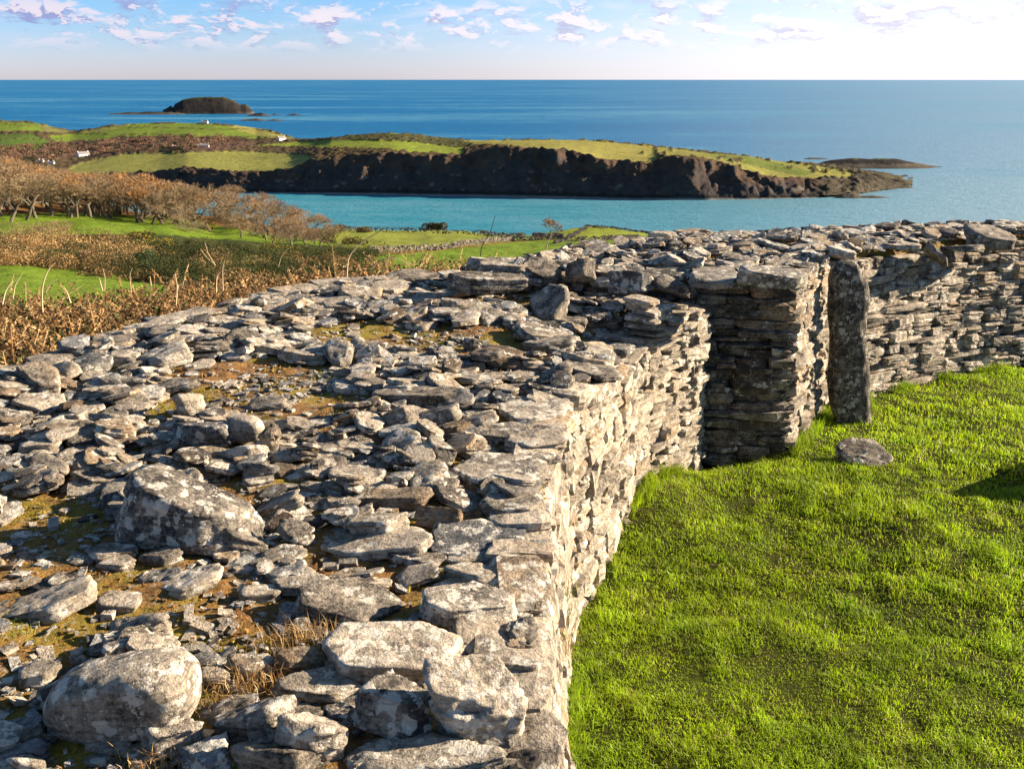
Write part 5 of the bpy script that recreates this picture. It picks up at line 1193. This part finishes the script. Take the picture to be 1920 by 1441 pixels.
def house(px_, py, wpx, label, rz=0, tall=1.0, nm='cottage'):
    p = on_head(px_, py); s = float(proj(p)[2])/F; Lx = wpx*s; Wy = Lx*.5; hh = Lx*.22*tall
    t = empty(nm, p+np.array([0, 0, -.2]), rz); tag(t, label, 'house')
    V, Q = bx((0, 0, hh/2), (Lx, Wy, hh)); g = Wy*.36
    Vg = np.array([[sx*Lx/2, y, z] for sx in (-1, 1) for y, z in ((-Wy/2, hh), (Wy/2, hh), (0, hh+g))]); a = Acc(); a.add(V, Q); a.add(Vg, np.array([[0, 2, 1], [3, 4, 5]])); o = a.build('wall', MW); o.parent = t
    Vr = np.array([[sx*(Lx/2+.3), y, z+dz] for sx in (-1, 1) for y, z in ((-Wy/2-.3, hh-.2), (0, hh+g+.05), (Wy/2+.3, hh-.2)) for dz in (0.02, .3)])
    o = mesh('roof', Vr, np.array([[1, 7, 9, 3], [3, 9, 11, 5], [0, 2, 8, 6], [2, 4, 10, 8], [0, 1, 3, 2], [2, 3, 5, 4], [6, 8, 9, 7], [8, 10, 11, 9], [0, 6, 7, 1], [4, 5, 11, 10]]), MROOF, parent=t)
    for sx in (-1, 1):
        V, Q = bx((sx*(Lx/2-.8), 0, hh+g+.5), (.9, .9, 1.3)); mesh('chimney', V, Q, MW, parent=o)
    for k in (-.32, -.12, .32):
        V, Q = bx((k*Lx, -Wy/2-.03, hh*.55), (Lx*.07, .1, hh*.36)); mesh('window', V, Q, MWIN, parent=t)
    V, Q = bx((.1*Lx, -Wy/2-.03, hh*.37), (Lx*.07, .1, hh*.7)); mesh('door', V, Q, MWIN, parent=t); return t
house(156, 294, 22, 'white cottage with a grey roof left of the olive fields', .9)
house(528, 264, 16, 'small white house on the neck of the headland', .9, 1.2); house(383, 277, 16, 'white house low among the brown woods, right of centre', .2)
house(327, 278, 9, 'tiny white house half hidden in the brown woods', -.2); house(78, 309, 9, 'small white building behind the russet wood, left one', 0); house(95, 310, 12, 'small white building behind the russet wood, right one', .1)
house(385, 233.5, 12, 'low white house on the crest of the far green hill', 0); house(370, 275, 8, 'tiny white shed beside the house in the woods', .4)
for i, (px_, py, hp) in enumerate(((120, 296, 22), (200, 289, 22), (214, 284, 24), (271, 290, 20), (240, 282, 20))):
    p = on_head(px_, py); s = float(proj(p)[2])/F; V, Q, k = tubes([[0, 0, -.5, .2, 0, 0, hp*s, .13], [-1, 0, hp*s-.6, .09, 1, 0, hp*s-.6, .09]], 6)
    tag(mesh('utility_pole', V, Q, MTWIG, dict(col=np.tile([.10, .08, .06, 1], (k, 1))), loc=p), 'thin dark utility pole among the valley fields', 'pole', 'utility poles in the valley')
def cow():
    bm = bpy.data.meshes.new('cow'); pts = [(0, 0, 1.1), (-.6, 0, 1.15), (.6, 0, 1.2), (.95, 0, 1.25), (1.35, 0, .9), (-.6, .22, .55), (-.62, .22, .05), (-.6, -.22, .55), (-.62, -.22, .05), (.6, .2, .55), (.6, .2, .05), (.6, -.2, .55), (.6, -.2, .05), (-.95, 0, .7)]
    ed_ = [(0, 1), (0, 2), (2, 3), (3, 4), (1, 5), (5, 6), (1, 7), (7, 8), (2, 9), (9, 10), (2, 11), (11, 12), (1, 13)]
    bm.from_pydata(pts, ed_, []); o = bpy.data.objects.new('cow', bm); C.collection.objects.link(o); o.modifiers.new('s', 'SKIN'); rad = [.42, .38, .38, .22, .16, .12, .08, .12, .08, .12, .08, .12, .08, .04]
    for v, r_ in zip(bm.skin_vertices[0].data, rad): v.radius = (r_, r_)
    o.modifiers.new('u', 'SUBSURF').levels = 1; dg = bpy.context.evaluated_depsgraph_get(); me = bpy.data.meshes.new_from_object(o.evaluated_get(dg)); bpy.data.objects.remove(o)
    me.materials.clear(); me.materials.append(plain_mat('cow_hide', (.03, .022, .018))); return me
cm = cow()
for i, (a, b_) in enumerate(((1105, 265.5), (1112, 266), (1120, 266.5), (1127, 265.5), (1134, 267), (1142, 267.5), (1148, 268), (1184, 270.5), (1190, 271.5), (1198, 271.5), (1205, 272))):
    o = bpy.data.objects.new('cow', cm); C.collection.objects.link(o); o.location = tuple(on_head(a, b_)+np.array([0, 0, .1])); o.rotation_euler = (0, 0, random.uniform(-3, 3)); tag(o, 'dark cow grazing near the crest of the headland', 'cow', 'cattle on the headland crest')
# brown woods of the valley
acc = Acc()
for k in range(750):
    a, b_ = rg.uniform(-60, 480), rg.uniform(258, 302)
    if not inpoly(np.array([a]), np.array([b_]), [(-60, 280), (60, 272), (150, 270), (250, 262), (340, 256), (430, 258), (480, 264), (420, 274), (320, 284), (250, 285), (180, 292), (110, 296), (100, 308), (-60, 306)])[0]: continue
    if (abs(a-156) < 20 and b_ > 286) or (abs(a-383) < 12 and b_ > 272): continue
    p = on_head(a, b_); sz = rg.uniform(4, 8); P = bush_pts(rg, 150, sz, sz, sz*.9, 5)
    cc = [(.20, .115, .075), (.15, .09, .06), (.24, .15, .09)] if rg.random() < .8 else [(.05, .055, .03)]
    V, Q, c = leaves(rg, P+p-[0, 0, 1], .9, cc, .5); acc.add(V, Q, col=c)
tag(acc.build('valley_woods', MBUSH), 'far brown leafless woods filling the valley behind the bay', 'woods', kind='stuff')
